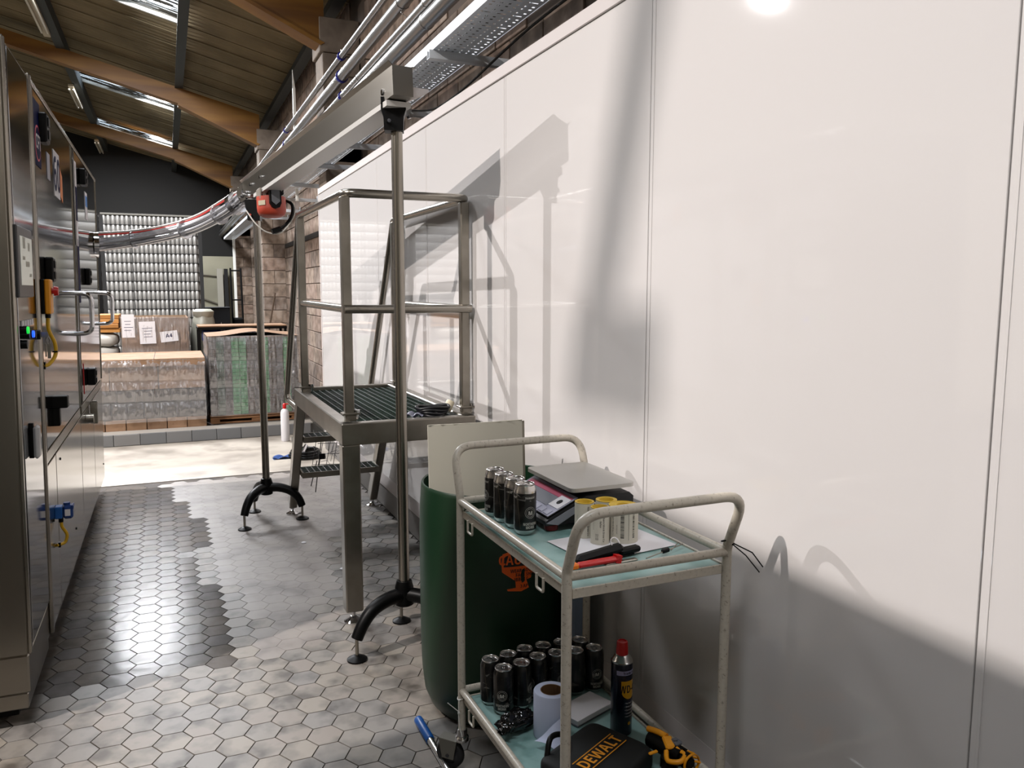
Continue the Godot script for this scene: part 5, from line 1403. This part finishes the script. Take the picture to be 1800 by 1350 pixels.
func make_can(label: String, category: String, group: String, black_neck: bool, art: Material) -> Node3D:
	var t := thing("beer_can", label, category, Vector3.ZERO, group)
	var sl := mat("can_silver", Color(0.80, 0.79, 0.78), 0.24, 1.0)
	var m := M.new()
	m.lathe([Vector2(0.0, 0.006), Vector2(0.020, 0.004), Vector2(0.0235, 0.0), Vector2(0.0255, 0.002), Vector2(0.0328, 0.014)], 28)
	if not black_neck: m.lathe([Vector2(0.0328, 0.014), Vector2(0.0328, 0.128), Vector2(0.0315, 0.134), Vector2(0.0275, 0.1445)], 28)
	m.lathe([Vector2(0.0272, 0.1440), Vector2(0.0281, 0.146), Vector2(0.0281, 0.1485), Vector2(0.0268, 0.1495), Vector2(0.0255, 0.1485), Vector2(0.0248, 0.1445)], 28)
	obj("body", m, sl, t)
	m = M.new()
	if black_neck: m.lathe([Vector2(0.0328, 0.014), Vector2(0.0331, 0.016), Vector2(0.0331, 0.128), Vector2(0.0316, 0.134), Vector2(0.0275, 0.1445)], 28)
	else: m.lathe([Vector2(0.0328, 0.015), Vector2(0.0331, 0.016), Vector2(0.0331, 0.123), Vector2(0.0328, 0.124)], 28)
	var lb := obj("sleeve", m, art, t)
	m = M.new()
	m.lathe([Vector2(0.0249, 0.1442), Vector2(0.0225, 0.1425), Vector2(0.0215, 0.1445), Vector2(0.0, 0.1445)], 24)
	var lid := obj("lid", m, mat("can_lid", Color(0.74, 0.73, 0.72), 0.3, 1.0), t)
	m = M.new(); m.lathe([Vector2(0.0045, 0.0), Vector2(0.0078, 0.0), Vector2(0.0078, 0.0014), Vector2(0.0045, 0.0014), Vector2(0.0045, 0.0)], 14, T(V(0, 0.1462, -0.004)) * Transform3D(Basis.from_scale(V(1, 1, 1.3)), Vector3.ZERO)); m.box(V(0, 0.1465, 0.004), V(0.011, 0.001, 0.010), 0.0004); m.cyl(V(0, 0.144, 0), V(0, 0.1475, 0), 0.0028, 8)
	obj("ring_pull", m, mats.aluminium, lid)
	m = M.new(); m.lathe([Vector2(0.0, 0.0003), Vector2(0.0085, 0.0003)], 14, T(V(0, 0.1446, 0.0125))); obj("mouth", m, mat("lid_groove", Color(0.45, 0.44, 0.43), 0.35, 1.0), lid)
	# printing
	var ink := mat("can_ink", Color(0.70, 0.69, 0.66), 0.45)
	m = M.new()
	var R := 0.0331
	var at := func(a: float, y: float) -> Transform3D: return T(V(0, y, 0), a)
	for s in 2:
		var a: float = s * PI
		lettering("NORTHERN", 0.0082, at.call(a, 0.0345), m, R, font_bold, 0.72, 0.0003); lettering("MONK", 0.0082, at.call(a, 0.0245), m, R, font_bold, 0.8, 0.0003)
		if not black_neck:
			lettering("TRANSIENT", 0.0055, at.call(a, 0.1115), m, R, font_bold, 0.8, 0.0003); lettering("IPA", 0.0025, at.call(a, 0.103), m, R, font_sans, 1.0, 0.0003)
		for j in 24:
			for rr in [0.0165, 0.0125]:
				var p0: Vector2 = Vector2(cos(TAU * j / 24.0), sin(TAU * j / 24.0)) * rr
				var p1: Vector2 = Vector2(cos(TAU * (j + 1) / 24.0), sin(TAU * (j + 1) / 24.0)) * rr
				var pts := []
				for q in [p0, p1]: pts.append(V(sin(a + q.x / R) * (R + 0.0003), 0.068 + q.y, cos(a + q.x / R) * (R + 0.0003)))
				m.tube(pts, 0.0004, 4, false, false)
		lettering("M", 0.012, at.call(a, 0.067), m, R, font_bold, 1.0, 0.0003)
	obj("print", m, ink, lb)
	return t

func trolley_top():
	var ya := 0.8945
	var arts := []
	for k in 3:
		var am := mat("can_art%d" % k, Color.WHITE, 0.3)
		am.albedo_texture = can_art(300 + k, 0.55)
		arts.append(am)
	var p := [V(0.925, ya, -2.276), V(0.927, ya, -2.206), V(0.934, ya, -2.137), V(0.934, ya, -2.066)]
	var labels := ["black beer can farthest back in the row of four on the top shelf", "black beer can second from the back in the top shelf row", "black beer can second from the front in the top shelf row", "black beer can at the front of the top shelf row, lettering in view"]
	var turns := [1.6, 0.25, 0.65, 0.08]
	var proto := make_can(labels[3], "can", "black beer cans on the top shelf", false, arts[0])
	proto.position = p[3]; proto.rotation.y = turns[3]
	for i in 3: copy(proto, p[i], labels[i], turns[i])
	# counting scale
	var t := thing("weighing_scale", "grey counting scale with a steel platter on the top shelf", "scale", V(0, 0, 0))
	var dark := mat("scale_dark", Color(0.06, 0.065, 0.075), 0.4)
	var m := M.new()
	m.prism([Vector2(0.992, 0.913), Vector2(1.288, 0.913), Vector2(1.290, 0.975), Vector2(1.275, 0.988), Vector2(1.125, 0.990), Vector2(1.103, 0.980), Vector2(1.004, 0.935), Vector2(0.990, 0.926)], 0.335, T(V(0, 0, -2.378)))
	obj("housing", m, dark, t)
	var slope := atan2(0.045, 0.099)
	var pb := T(V(1.0535, 0.9585, -2.21), 0, 0, slope)
	m = M.new(); m.box(V(0, 0.0, 0), V(0.116, 0.004, 0.318), 0.002, pb); var pn := obj("display_panel", m, mat("scale_panel", Color(0.62, 0.62, 0.69), 0.4), t)
	m = M.new(); m.box(V(0.035, 0.003, 0.0), V(0.020, 0.002, 0.29), 0.0, pb); obj("pink_strip", m, mat("pink_film", Color(0.75, 0.36, 0.45), 0.35), pn)
	m = M.new(); m.box(V(0.0, 0.003, -0.02), V(0.045, 0.002, 0.21), 0.0, pb); obj("screen", m, mat("lcd_grey", Color(0.50, 0.51, 0.54), 0.3), pn)
	m = M.new(); m.box(V(0.01, 0.0035, 0.118), V(0.052, 0.002, 0.062), 0.0, pb); var lg := obj("logo_plate", m, mats.white_paper, pn)
	m = M.new(); m.cyl(pb * V(0.010, 0.004, 0.118), pb * V(0.010, 0.0052, 0.118), 0.011, 16); obj("logo", m, mats.black, lg)
	m = M.new()
	for k in 8: m.box(V(-0.040, 0.003, -0.13 + k * 0.037), V(0.022, 0.003, 0.026), 0.001, pb)
	obj("keys", m, mat("key_lilac", Color(0.66, 0.66, 0.72), 0.45), pn)
	m = M.new(); m.bar(pb * V(-0.058, 0.001, 0.160), pb * V(0.058, 0.001, 0.160), 0.004, 0.006); m.bar(pb * V(-0.058, 0.001, -0.160), pb * V(-0.058, 0.001, 0.160), 0.004, 0.006); obj("bezel", m, mats.black, pn)
	m = M.new(); m.prism([Vector2(0.992, 0.921), Vector2(1.06, 0.9525), Vector2(1.10, 0.9695), Vector2(1.12, 0.960), Vector2(1.03, 0.913)], 0.003, T(V(0, 0, -2.042))); obj("side_cheek", m, mat("scale_silver", Color(0.52, 0.53, 0.56), 0.35), t)
	m = M.new(); m.lathe([Vector2(0.0, 0.98), Vector2(0.05, 0.98), Vector2(0.05, 1.0), Vector2(0.0, 1.0)], 20, T(V(1.19, 0, -2.21))); obj("platter_post", m, mats.black, t)
	m = M.new()
	var pl := []
	var cx := 1.190
	for q in [[1, 1, 0.0], [-1, 1, PI / 2], [-1, -1, PI], [1, -1, 3 * PI / 2]]:
		for k in 6:
			var a: float = q[2] + k / 5.0 * PI / 2
			pl.append(Vector2(cx + q[0] * (0.112 - 0.022) + cos(a) * 0.022, -(-2.213) + q[1] * (0.165 - 0.022) + sin(a) * 0.022))
	# polygon lies in x and -z: tipped flat
	m.prism(pl, 0.012, Transform3D(Basis(V(1, 0, 0), V(0, 0, -1), V(0, 1, 0)), V(0, 1.002, 0)))
	obj("platter", m, mat("platter_steel", Color(0.74, 0.73, 0.71), 0.42, 0.7), t)
	for f in [[1.02, -2.068], [1.02, -2.35], [1.25, -2.07], [1.25, -2.35]]:
		m = M.new(); m.lathe([Vector2(0.0, ya - 0.0), Vector2(0.020, ya), Vector2(0.021, ya + 0.003), Vector2(0.021, ya + 0.015), Vector2(0.014, ya + 0.02)], 20, T(V(f[0], 0, f[1]))); obj("foot", m, mat("foot_red", Color(0.42, 0.03, 0.03), 0.4), t)
	m = M.new(); m.box(V(1.185, 0.958, -2.042), V(0.085, 0.022, 0.001)); var bl := obj("serial_label", m, mats.white_paper, t)
	m = M.new()
	for k in 14: m.box(V(1.148 + k * 0.0055, 0.958, -2.0412), V(rng.randf_range(0.001, 0.003), 0.014, 0.001))
	obj("barcode", m, mats.black, bl)
	# rolls of labels
	var yl := mat("core_yellow", Color(0.80, 0.66, 0.16), 0.55)
	var lw := mat("label_white", Color(0.80, 0.78, 0.72), 0.55)
	var ink := mat("label_ink", Color(0.05, 0.05, 0.06), 0.6)
	var rl := [[1.078, -1.968, 0.028, 0.022, "left label roll of the four, yellow core, touching the scale"], [1.147, -1.962, 0.031, 0.021, "wide label roll at the back of the four, beside the scale label"], [1.090, -1.898, 0.0265, 0.0225, "front label roll of the four, large lettering running down it"], [1.163, -1.893, 0.042, 0.019, "thickest label roll of the four, with a barcode, on the right"]]
	for i in 4:
		var e: Array = rl[i]
		t = thing("label_roll", e[4], "label roll", V(e[0], ya + 0.0012, e[1]), "rolls of labels on the top shelf")
		var r: float = e[2]
		m = M.new(); m.lathe([Vector2(e[3], 0.0), Vector2(r, 0.0), Vector2(r, 0.1005)], 32); var body := obj("labels", m, lw, t)
		m = M.new()
		m.lathe([Vector2(r - 0.0005, 0.1000), Vector2(r, 0.1025), Vector2(e[3] + 0.0008, 0.1025), Vector2(e[3], 0.1015), Vector2(e[3], 0.0)], 32)
		for k in 4: m.lathe([Vector2(lerpf(e[3], r, 0.3 + 0.2 * k), 0.1026), Vector2(lerpf(e[3], r, 0.3 + 0.2 * k) - 0.0006, 0.1030), Vector2(lerpf(e[3], r, 0.3 + 0.2 * k) - 0.0012, 0.1026)], 32)
		obj("core", m, yl, t)
		m = M.new()
		var cam_a := atan2(-e[0], -e[1])
		var fn := func(da: float, y: float) -> Transform3D: return T(V(0, y, 0), cam_a + da)
		if i == 3:
			for k in 16: 
				var hh := rng.randf_range(0.0008, 0.0026)
				m.box(V(0, 0, r + 0.0003), V(0.010, hh, 0.0006), 0.0, fn.call(-0.05, 0.085 - k * 0.0045)); m.box(V(0, 0, r + 0.0003), V(0.006, hh, 0.0006), 0.0, fn.call(0.75, 0.085 - k * 0.0045))
			lettering("Northern Monk Brew Co", 0.0050, fn.call(-0.72, 0.055), m, r, font_sans, 1.0, 0.0004, false, true)
			lettering("best before end", 0.0030, fn.call(-0.42, 0.04), m, r, font_sans, 1.0, 0.0004, false, true)
			m.box(V(0, 0, r + 0.0002), V(0.0007, 0.08, 0.0004), 0.0, fn.call(0.38, 0.05)); m.box(V(0, 0, r + 0.0002), V(0.0007, 0.08, 0.0004), 0.0, fn.call(-1.0, 0.05))
		else:
			lettering("Northern Monk Brew Co", 0.0062, fn.call(0.42, 0.05), m, r, font_sans, 1.0, 0.0004, false, true)
			lettering("Refsor", 0.0055, fn.call(0.08, 0.058), m, r, font_sans, 1.0, 0.0004, false, true)
			for k in 2: lettering("22 x 44", 0.0042, fn.call(-0.22 - 0.18 * k, 0.022), m, r, font_sans, 1.0, 0.0004, false, true)
			lettering("keep cold and drink fresh", 0.0024, fn.call(-0.72, 0.055), m, r, font_sans, 1.0, 0.0004, false, true)
		obj("print", m, ink, body)
	# papers, pouch, snips, pen
	m = M.new(); m.box(Vector3.ZERO, V(0.297, 0.0008, 0.21))
	var o := obj("paper_sheet", m, mats.white_paper); o.transform = T(V(1.118, ya + 0.0005, -1.880), 0.12)
	tag(o, "white sheet of paper under the label rolls", "paper")
	t = thing("multi_tool_pouch", "black webbing pouch with a metal ring beside the trolley's near rail", "pouch", V(1.025, ya, -1.768), "", 0.16)
	m = M.new(); m.box(V(-0.01, 0.019, 0), V(0.155, 0.026, 0.032), 0.010, T(Vector3.ZERO, 0, 0, 0.06)); m.box(V(0.085, 0.014, 0.006), V(0.07, 0.016, 0.026), 0.005); m.box(V(0.0, 0.003, 0.0), V(0.20, 0.006, 0.028), 0.002); obj("webbing", m, mats.black, t)
	m = M.new(); m.lathe([Vector2(0.0125, -0.0012), Vector2(0.015, -0.0012), Vector2(0.015, 0.0012), Vector2(0.0125, 0.0012), Vector2(0.0125, -0.0012)], 20, T(V(0.045, 0.038, -0.005), 0, 1.0)); obj("ring", m, mats.chrome, t)
	t = thing("red_knife", "red handled knife with an orange end tucked behind the near rail", "knife", V(0.975, ya, -1.722), "", 0.05)
	m = M.new(); m.box(V(0.01, 0.014, 0), V(0.125, 0.014, 0.020), 0.005); m.prism([Vector2(0.06, 0.006), Vector2(0.075, 0.002), Vector2(0.08, 0.022), Vector2(0.062, 0.026)], 0.018, T(V(0, 0, -0.009))); obj("handle", m, mat("snip_red", Color(0.75, 0.03, 0.04), 0.3), t)
	m = M.new(); m.box(V(-0.065, 0.014, 0), V(0.03, 0.015, 0.021), 0.004); obj("orange_end", m, mat("snip_orange", Color(0.90, 0.45, 0.02), 0.35), t)
	m = M.new(); m.box(V(0.08, 0.004, 0), V(0.10, 0.006, 0.016), 0.002); obj("blade", m, mats.steel_tube, t)
	t = thing("wire_pick", "thin steel pick with a black clip on the paper near the trolley rail", "pick", V(1.19, ya + 0.002, -1.735), "", 0.28)
	m = M.new(); m.tube([V(-0.07, 0.006, 0.004), V(0.06, 0.010, 0.0), V(0.085, 0.012, 0.0)], 0.0018, 6); m.tube([V(0.03, 0.006, 0.004), V(0.07, 0.018, -0.004), V(0.085, 0.010, -0.006)], 0.0014, 6); obj("wire", m, mats.steel_tube, t)
	m = M.new(); m.box(V(0.012, 0.009, 0.0), V(0.028, 0.012, 0.012), 0.003); obj("clip", m, mats.black, t)

func trolley_bottom():
	var yb := 0.2635
	var spots := [[0.912, -2.288], [0.979, -2.299], [1.046, -2.314], [1.113, -2.312], [1.180, -2.308], [1.247, -2.299], [0.928, -2.216], [0.995, -2.226], [1.062, -2.246], [1.129, -2.244], [1.196, -2.236], [1.263, -2.228]]
	var words := ["black can at the left end of the back row, lower shelf", "black can second from the left in the lower back row", "black can third from the left in the lower back row", "black can fourth from the left in the lower back row", "black can in the lower back row, half hidden by the near post", "black can at the right end of the lower back row", "black can at the left front corner of the lower shelf group", "black can second from the left in the lower front row", "black can third from the left in the lower front row, pale lid", "black can in the lower front row just left of the near post", "black can in the lower front row just right of the near post", "black can at the right end of the lower front row"]
	var am := mat("can_art_low", Color.WHITE, 0.28)
	am.albedo_texture = can_art(410, 0.42)
	var proto := make_can(words[0], "can", "black beer cans on the lower shelf", true, am)
	proto.position = V(spots[0][0], yb, spots[0][1]); proto.rotation.y = 0.5
	for i in range(1, spots.size()): copy(proto, V(spots[i][0], yb, spots[i][1]), words[i], [0.5, 2.2, 4.0, 1.1, 5.2, 3.3, 2.6, 3.9, 1.9, 0.2, 4.6, 3.0][i])
	# aerosol
	var t := thing("aerosol_can", "tall navy lubricant aerosol with a red cap on the lower shelf", "aerosol", V(1.213, yb, -1.968))
	var nv := mat("wd_blue", Color(0.018, 0.028, 0.13), 0.25)
	var m := M.new(); m.lathe([Vector2(0.0, 0.0), Vector2(0.031, 0.0), Vector2(0.0325, 0.003), Vector2(0.0325, 0.222), Vector2(0.0315, 0.226)], 32); var body := obj("body", m, nv, t)
	m = M.new(); m.lathe([Vector2(0.0315, 0.225), Vector2(0.0335, 0.227), Vector2(0.0335, 0.230), Vector2(0.031, 0.232), Vector2(0.023, 0.245), Vector2(0.0165, 0.25), Vector2(0.0, 0.25)], 32); obj("shoulder", m, mats.can_silver, t)
	m = M.new(); m.lathe([Vector2(0.0180, 0.247), Vector2(0.0180, 0.262), Vector2(0.0165, 0.285), Vector2(0.0155, 0.288), Vector2(0.012, 0.289), Vector2(0.0115, 0.286), Vector2(0.0, 0.286)], 24); obj("cap", m, mats.red, t)
	var R := 0.0325
	var ca := atan2(-1.213, 1.968) + 0.62
	var at := func(da: float, y: float) -> Transform3D: return T(V(0, y, 0), ca + da)
	m = M.new(); m.lathe([Vector2(R + 0.0002, 0.193), Vector2(R + 0.0002, 0.207)], 24, Transform3D.IDENTITY, ca - 1.1, ca + 1.2); var bd := obj("pale_band", m, mat("wd_lilac", Color(0.58, 0.58, 0.72), 0.3), body)
	obj("band_text", lettering("Trade Size", 0.0085, at.call(0.25, 0.200), null, R, font_bold, 0.9, 0.0005), nv, bd)
	var sh := M.new()
	for k in 20:
		var u0 := -0.028 + 0.056 * k / 20.0; var u1 := u0 + 0.0028
		var f := func(u: float) -> float: return 0.118 + 0.030 * (1.0 - sqrt(maxf(0.0, 1.0 - pow(u / 0.0285, 2.0))))
		var q := []
		for e in [[u0, f.call(u0)], [u1, f.call(u1)], [u1, 0.175], [u0, 0.175]]:
			var a: float = ca + 0.22 + e[0] / R
			q.append(V(sin(a) * (R + 0.0003), e[1], cos(a) * (R + 0.0003)))
		sh.quad(q[0], q[1], q[2], q[3])
	var yl := obj("yellow_shield", sh, mat("wd_yellow", Color(0.82, 0.60, 0.02), 0.3), body)
	obj("brand_letters", lettering("WD-40", 0.024, at.call(0.22, 0.150), null, R, font_bold, 0.66, 0.0006), nv, yl)
	m = M.new()
	var lines := ["Stops Squeaks", "Drives Out Moisture", "Cleans and Protects", "Loosens Rusted Parts", "Frees Sticky Mechanisms"]
	for k in 5: lettering("• " + lines[k], 0.0055, at.call(-0.28, 0.105 - k * 0.0105), m, R, font_sans, 0.72, 0.0004, true)
	obj("small_print", m, mats.white_paper, body)
	m = M.new()
	m.lathe([Vector2(0.0, 0.0), Vector2(0.0055, 0.0)], 12, at.call(0.2, 0.040) * T(V(0, 0, R + 0.0003), 0, PI / 2)); obj("round_mark", m, mats.wd_yellow, body)
	# paper roll with a loose sheet
	t = thing("paper_roll", "white paper roll with a brown core and a loose trailing sheet", "paper roll", V(1.012, yb, -2.04))
	var pw := mat("tissue", Color(0.72, 0.75, 0.84), 0.85)
	pw.backlight_enabled = true; pw.backlight = Color(0.2, 0.2, 0.22)
	m = M.new(); m.lathe([Vector2(0.034, 0.0), Vector2(0.054, 0.0), Vector2(0.055, 0.003), Vector2(0.055, 0.137), Vector2(0.053, 0.14), Vector2(0.034, 0.14)], 40); obj("roll", m, pw, t)
	m = M.new(); m.lathe([Vector2(0.0345, 0.1405), Vector2(0.032, 0.1405), Vector2(0.032, 0.002), Vector2(0.0345, 0.002)], 32); obj("core", m, mat("core_brown", Color(0.42, 0.31, 0.20), 0.8), t)
	m = M.new()
	m.grid(func(a, b):
		# a runs along the loose end, b down its height
		var from := V(0.045, 0.122 - 0.118 * b, 0.034)
		var mid := V(0.0 - 0.03 * b, 0.085 - 0.06 * b, 0.085)
		var to := V(-0.085 + 0.10 * b, 0.030 - 0.024 * b + 0.008 * sin(b * 8.0), 0.06 + 0.17 * b)
		return from.lerp(mid, a).lerp(mid.lerp(to, a), a) + V(0, 0.003 * sin(a * 12 + b * 5), 0), 20, 16)
	obj("loose_sheet", m, pw, t)
	m = M.new()
	var fz := FastNoiseLite.new(); fz.seed = 77; fz.frequency = 9.0
	m.grid(func(a, b):
		var an: float = a * TAU
		var ph: float = b * PI
		var r := V(0.066 * sin(ph) * cos(an), 0.026 + -0.026 * cos(ph), 0.040 * sin(ph) * sin(an))
		return r * (1.0 + 0.35 * fz.get_noise_3d(r.x * 3.0, r.y * 5.0, r.z * 3.0)) + V(0, 0.0, 0), 36, 20, true)
	m.grid(func(a, b): return V(-0.045 - 0.05 * a, 0.012 + 0.03 * b + 0.012 * sin(a * 9 + b * 7), -0.01 + 0.06 * b + 0.008 * sin(a * 13)), 10, 8)
	var o := obj("film_wrap", m, mat("film_black", Color(0.03, 0.03, 0.033), 0.12)); o.transform = T(V(0.925, yb + 0.001, -2.105), 0.25)
	tag(o, "crumpled shiny black plastic wrap in front of the lower cans", "plastic wrap")
	t = thing("note_pad", "thin white pad of paper lying in front of the aerosol", "note pad", V(1.165, yb, -2.115), "", 0.35)
	m = M.new(); m.box(V(0, 0.010, 0), V(0.17, 0.016, 0.10), 0.001); obj("pages", m, mats.white_paper, t)
	m = M.new(); m.box(V(0, 0.001, 0), V(0.175, 0.002, 0.105)); obj("back_board", m, mats.grey_plastic, t)
	# tool bag
	t = thing("tool_bag", "dark green black soft tool bag with yellow lettering on the lower shelf", "tool bag", V(1.035, yb, -1.80), "", 0.48)
	m = M.new()
	m.grid(func(a, b):
		var an: float = a * TAU
		var ph: float = (b - 0.5) * PI
		return V(0.135 * signf(cos(an)) * pow(absf(cos(an)), 0.28) * pow(maxf(cos(ph), 0.0), 0.22), 0.036 + 0.036 * signf(sin(ph)) * pow(absf(sin(ph)), 0.5) + 0.0035 * sin(an * 3.0 + b * 4.0) * cos(ph), 0.115 * signf(sin(an)) * pow(absf(sin(an)), 0.28) * pow(maxf(cos(ph), 0.0), 0.22)), 56, 20, true)
	var bag := obj("bag_body", m, mat("bag_green", Color(0.022, 0.034, 0.032), 0.75), t)
	var flat := Transform3D(Basis(V(1, 0, 0), V(0, 0, -1), V(0, 1, 0)), V(-0.005, 0.0765, 0.012))
	obj("bag_letters", lettering("DEWALT", 0.036, flat, null, 0.0, font_bold, 0.95, 0.0015), mats.yellow, bag)
	m = M.new()
	for s in [-1, 1]: m.box(V(-0.005, 0.0768, 0.012 + s * 0.026), V(0.19, 0.0012, 0.0025))
	obj("lettering_border", m, mats.yellow, bag)
	m = M.new(); m.tube(spline([V(-0.10, 0.06, -0.10), V(-0.07, 0.10, -0.11), V(-0.02, 0.09, -0.11), V(0.0, 0.07, -0.10)], 5), 0.008, 8); m.box(V(-0.125, 0.04, 0.03), V(0.02, 0.05, 0.05), 0.006); obj("strap", m, mats.black, t)
	# cordless drill lying on its side
	t = thing("cordless_drill", "yellow and black cordless tool lying at the trolley's near right corner", "drill", V(1.232, yb, -1.715), "", 0.10)
	m = M.new(); m.tube(spline([V(-0.012, 0.068, -0.085), V(-0.008, 0.072, -0.03), V(0.0, 0.07, 0.03)], 5), 0.026, 14); m.box(V(-0.02, 0.05, 0.0), V(0.05, 0.05, 0.04), 0.012); m.tube([V(-0.02, 0.05, 0.01), V(-0.085, 0.035, 0.055)], 0.021, 12); obj("black_body", m, mats.black, t)
	m = M.new()
	m.tube(spline([V(-0.018, 0.095, -0.095), V(-0.010, 0.100, -0.06), V(-0.005, 0.1005, -0.03)], 5), 0.009, 8); m.bar(V(-0.006, 0.101, -0.03), V(-0.022, 0.09, 0.01), 0.028, 0.012, 0.004)
	m.tube(spline([V(-0.035, 0.085, 0.005), V(-0.05, 0.075, 0.03), V(-0.03, 0.08, 0.055), V(-0.005, 0.085, 0.045), V(-0.008, 0.09, 0.015)], 5), 0.007, 8)
	m.box(V(-0.095, 0.045, 0.065), V(0.07, 0.05, 0.012), 0.004, T(Vector3.ZERO, 0.0)); m.box(V(-0.06, 0.075, -0.02), V(0.03, 0.008, 0.010), 0.003)
	obj("yellow_shell", m, mats.yellow, t)
	m = M.new(); m.lathe([Vector2(0.0, 0.0), Vector2(0.02, 0.0), Vector2(0.022, 0.01), Vector2(0.022, 0.02), Vector2(0.014, 0.035), Vector2(0.0, 0.035)], 16, T(V(0.0, 0.07, 0.03), 0, PI / 2)); obj("chuck", m, mats.black_gloss, t)
	m = M.new(); m.box(V(0.004, 0.098, 0.0), V(0.024, 0.012, 0.03), 0.004); m.cyl(V(0.0, 0.1, 0.0), V(0.0, 0.108, 0.0), 0.007, 10); obj("steel_collar", m, mats.grey_plastic, t)
	m = M.new()
	for k in 3: m.bar(V(0.012 - 0.004 * k, 0.088 - 0.006 * k, 0.035 + 0.012 * k), V(0.032, 0.078 - 0.006 * k, 0.045 + 0.012 * k), 0.006, 0.006, 0.002)
	m.lathe([Vector2(0.024, 0.0), Vector2(0.027, 0.0), Vector2(0.027, 0.006), Vector2(0.024, 0.006), Vector2(0.024, 0.0)], 20, T(V(0.003, 0.07, 0.062), 0, PI / 2)); obj("yellow_rings", m, mats.yellow, t)
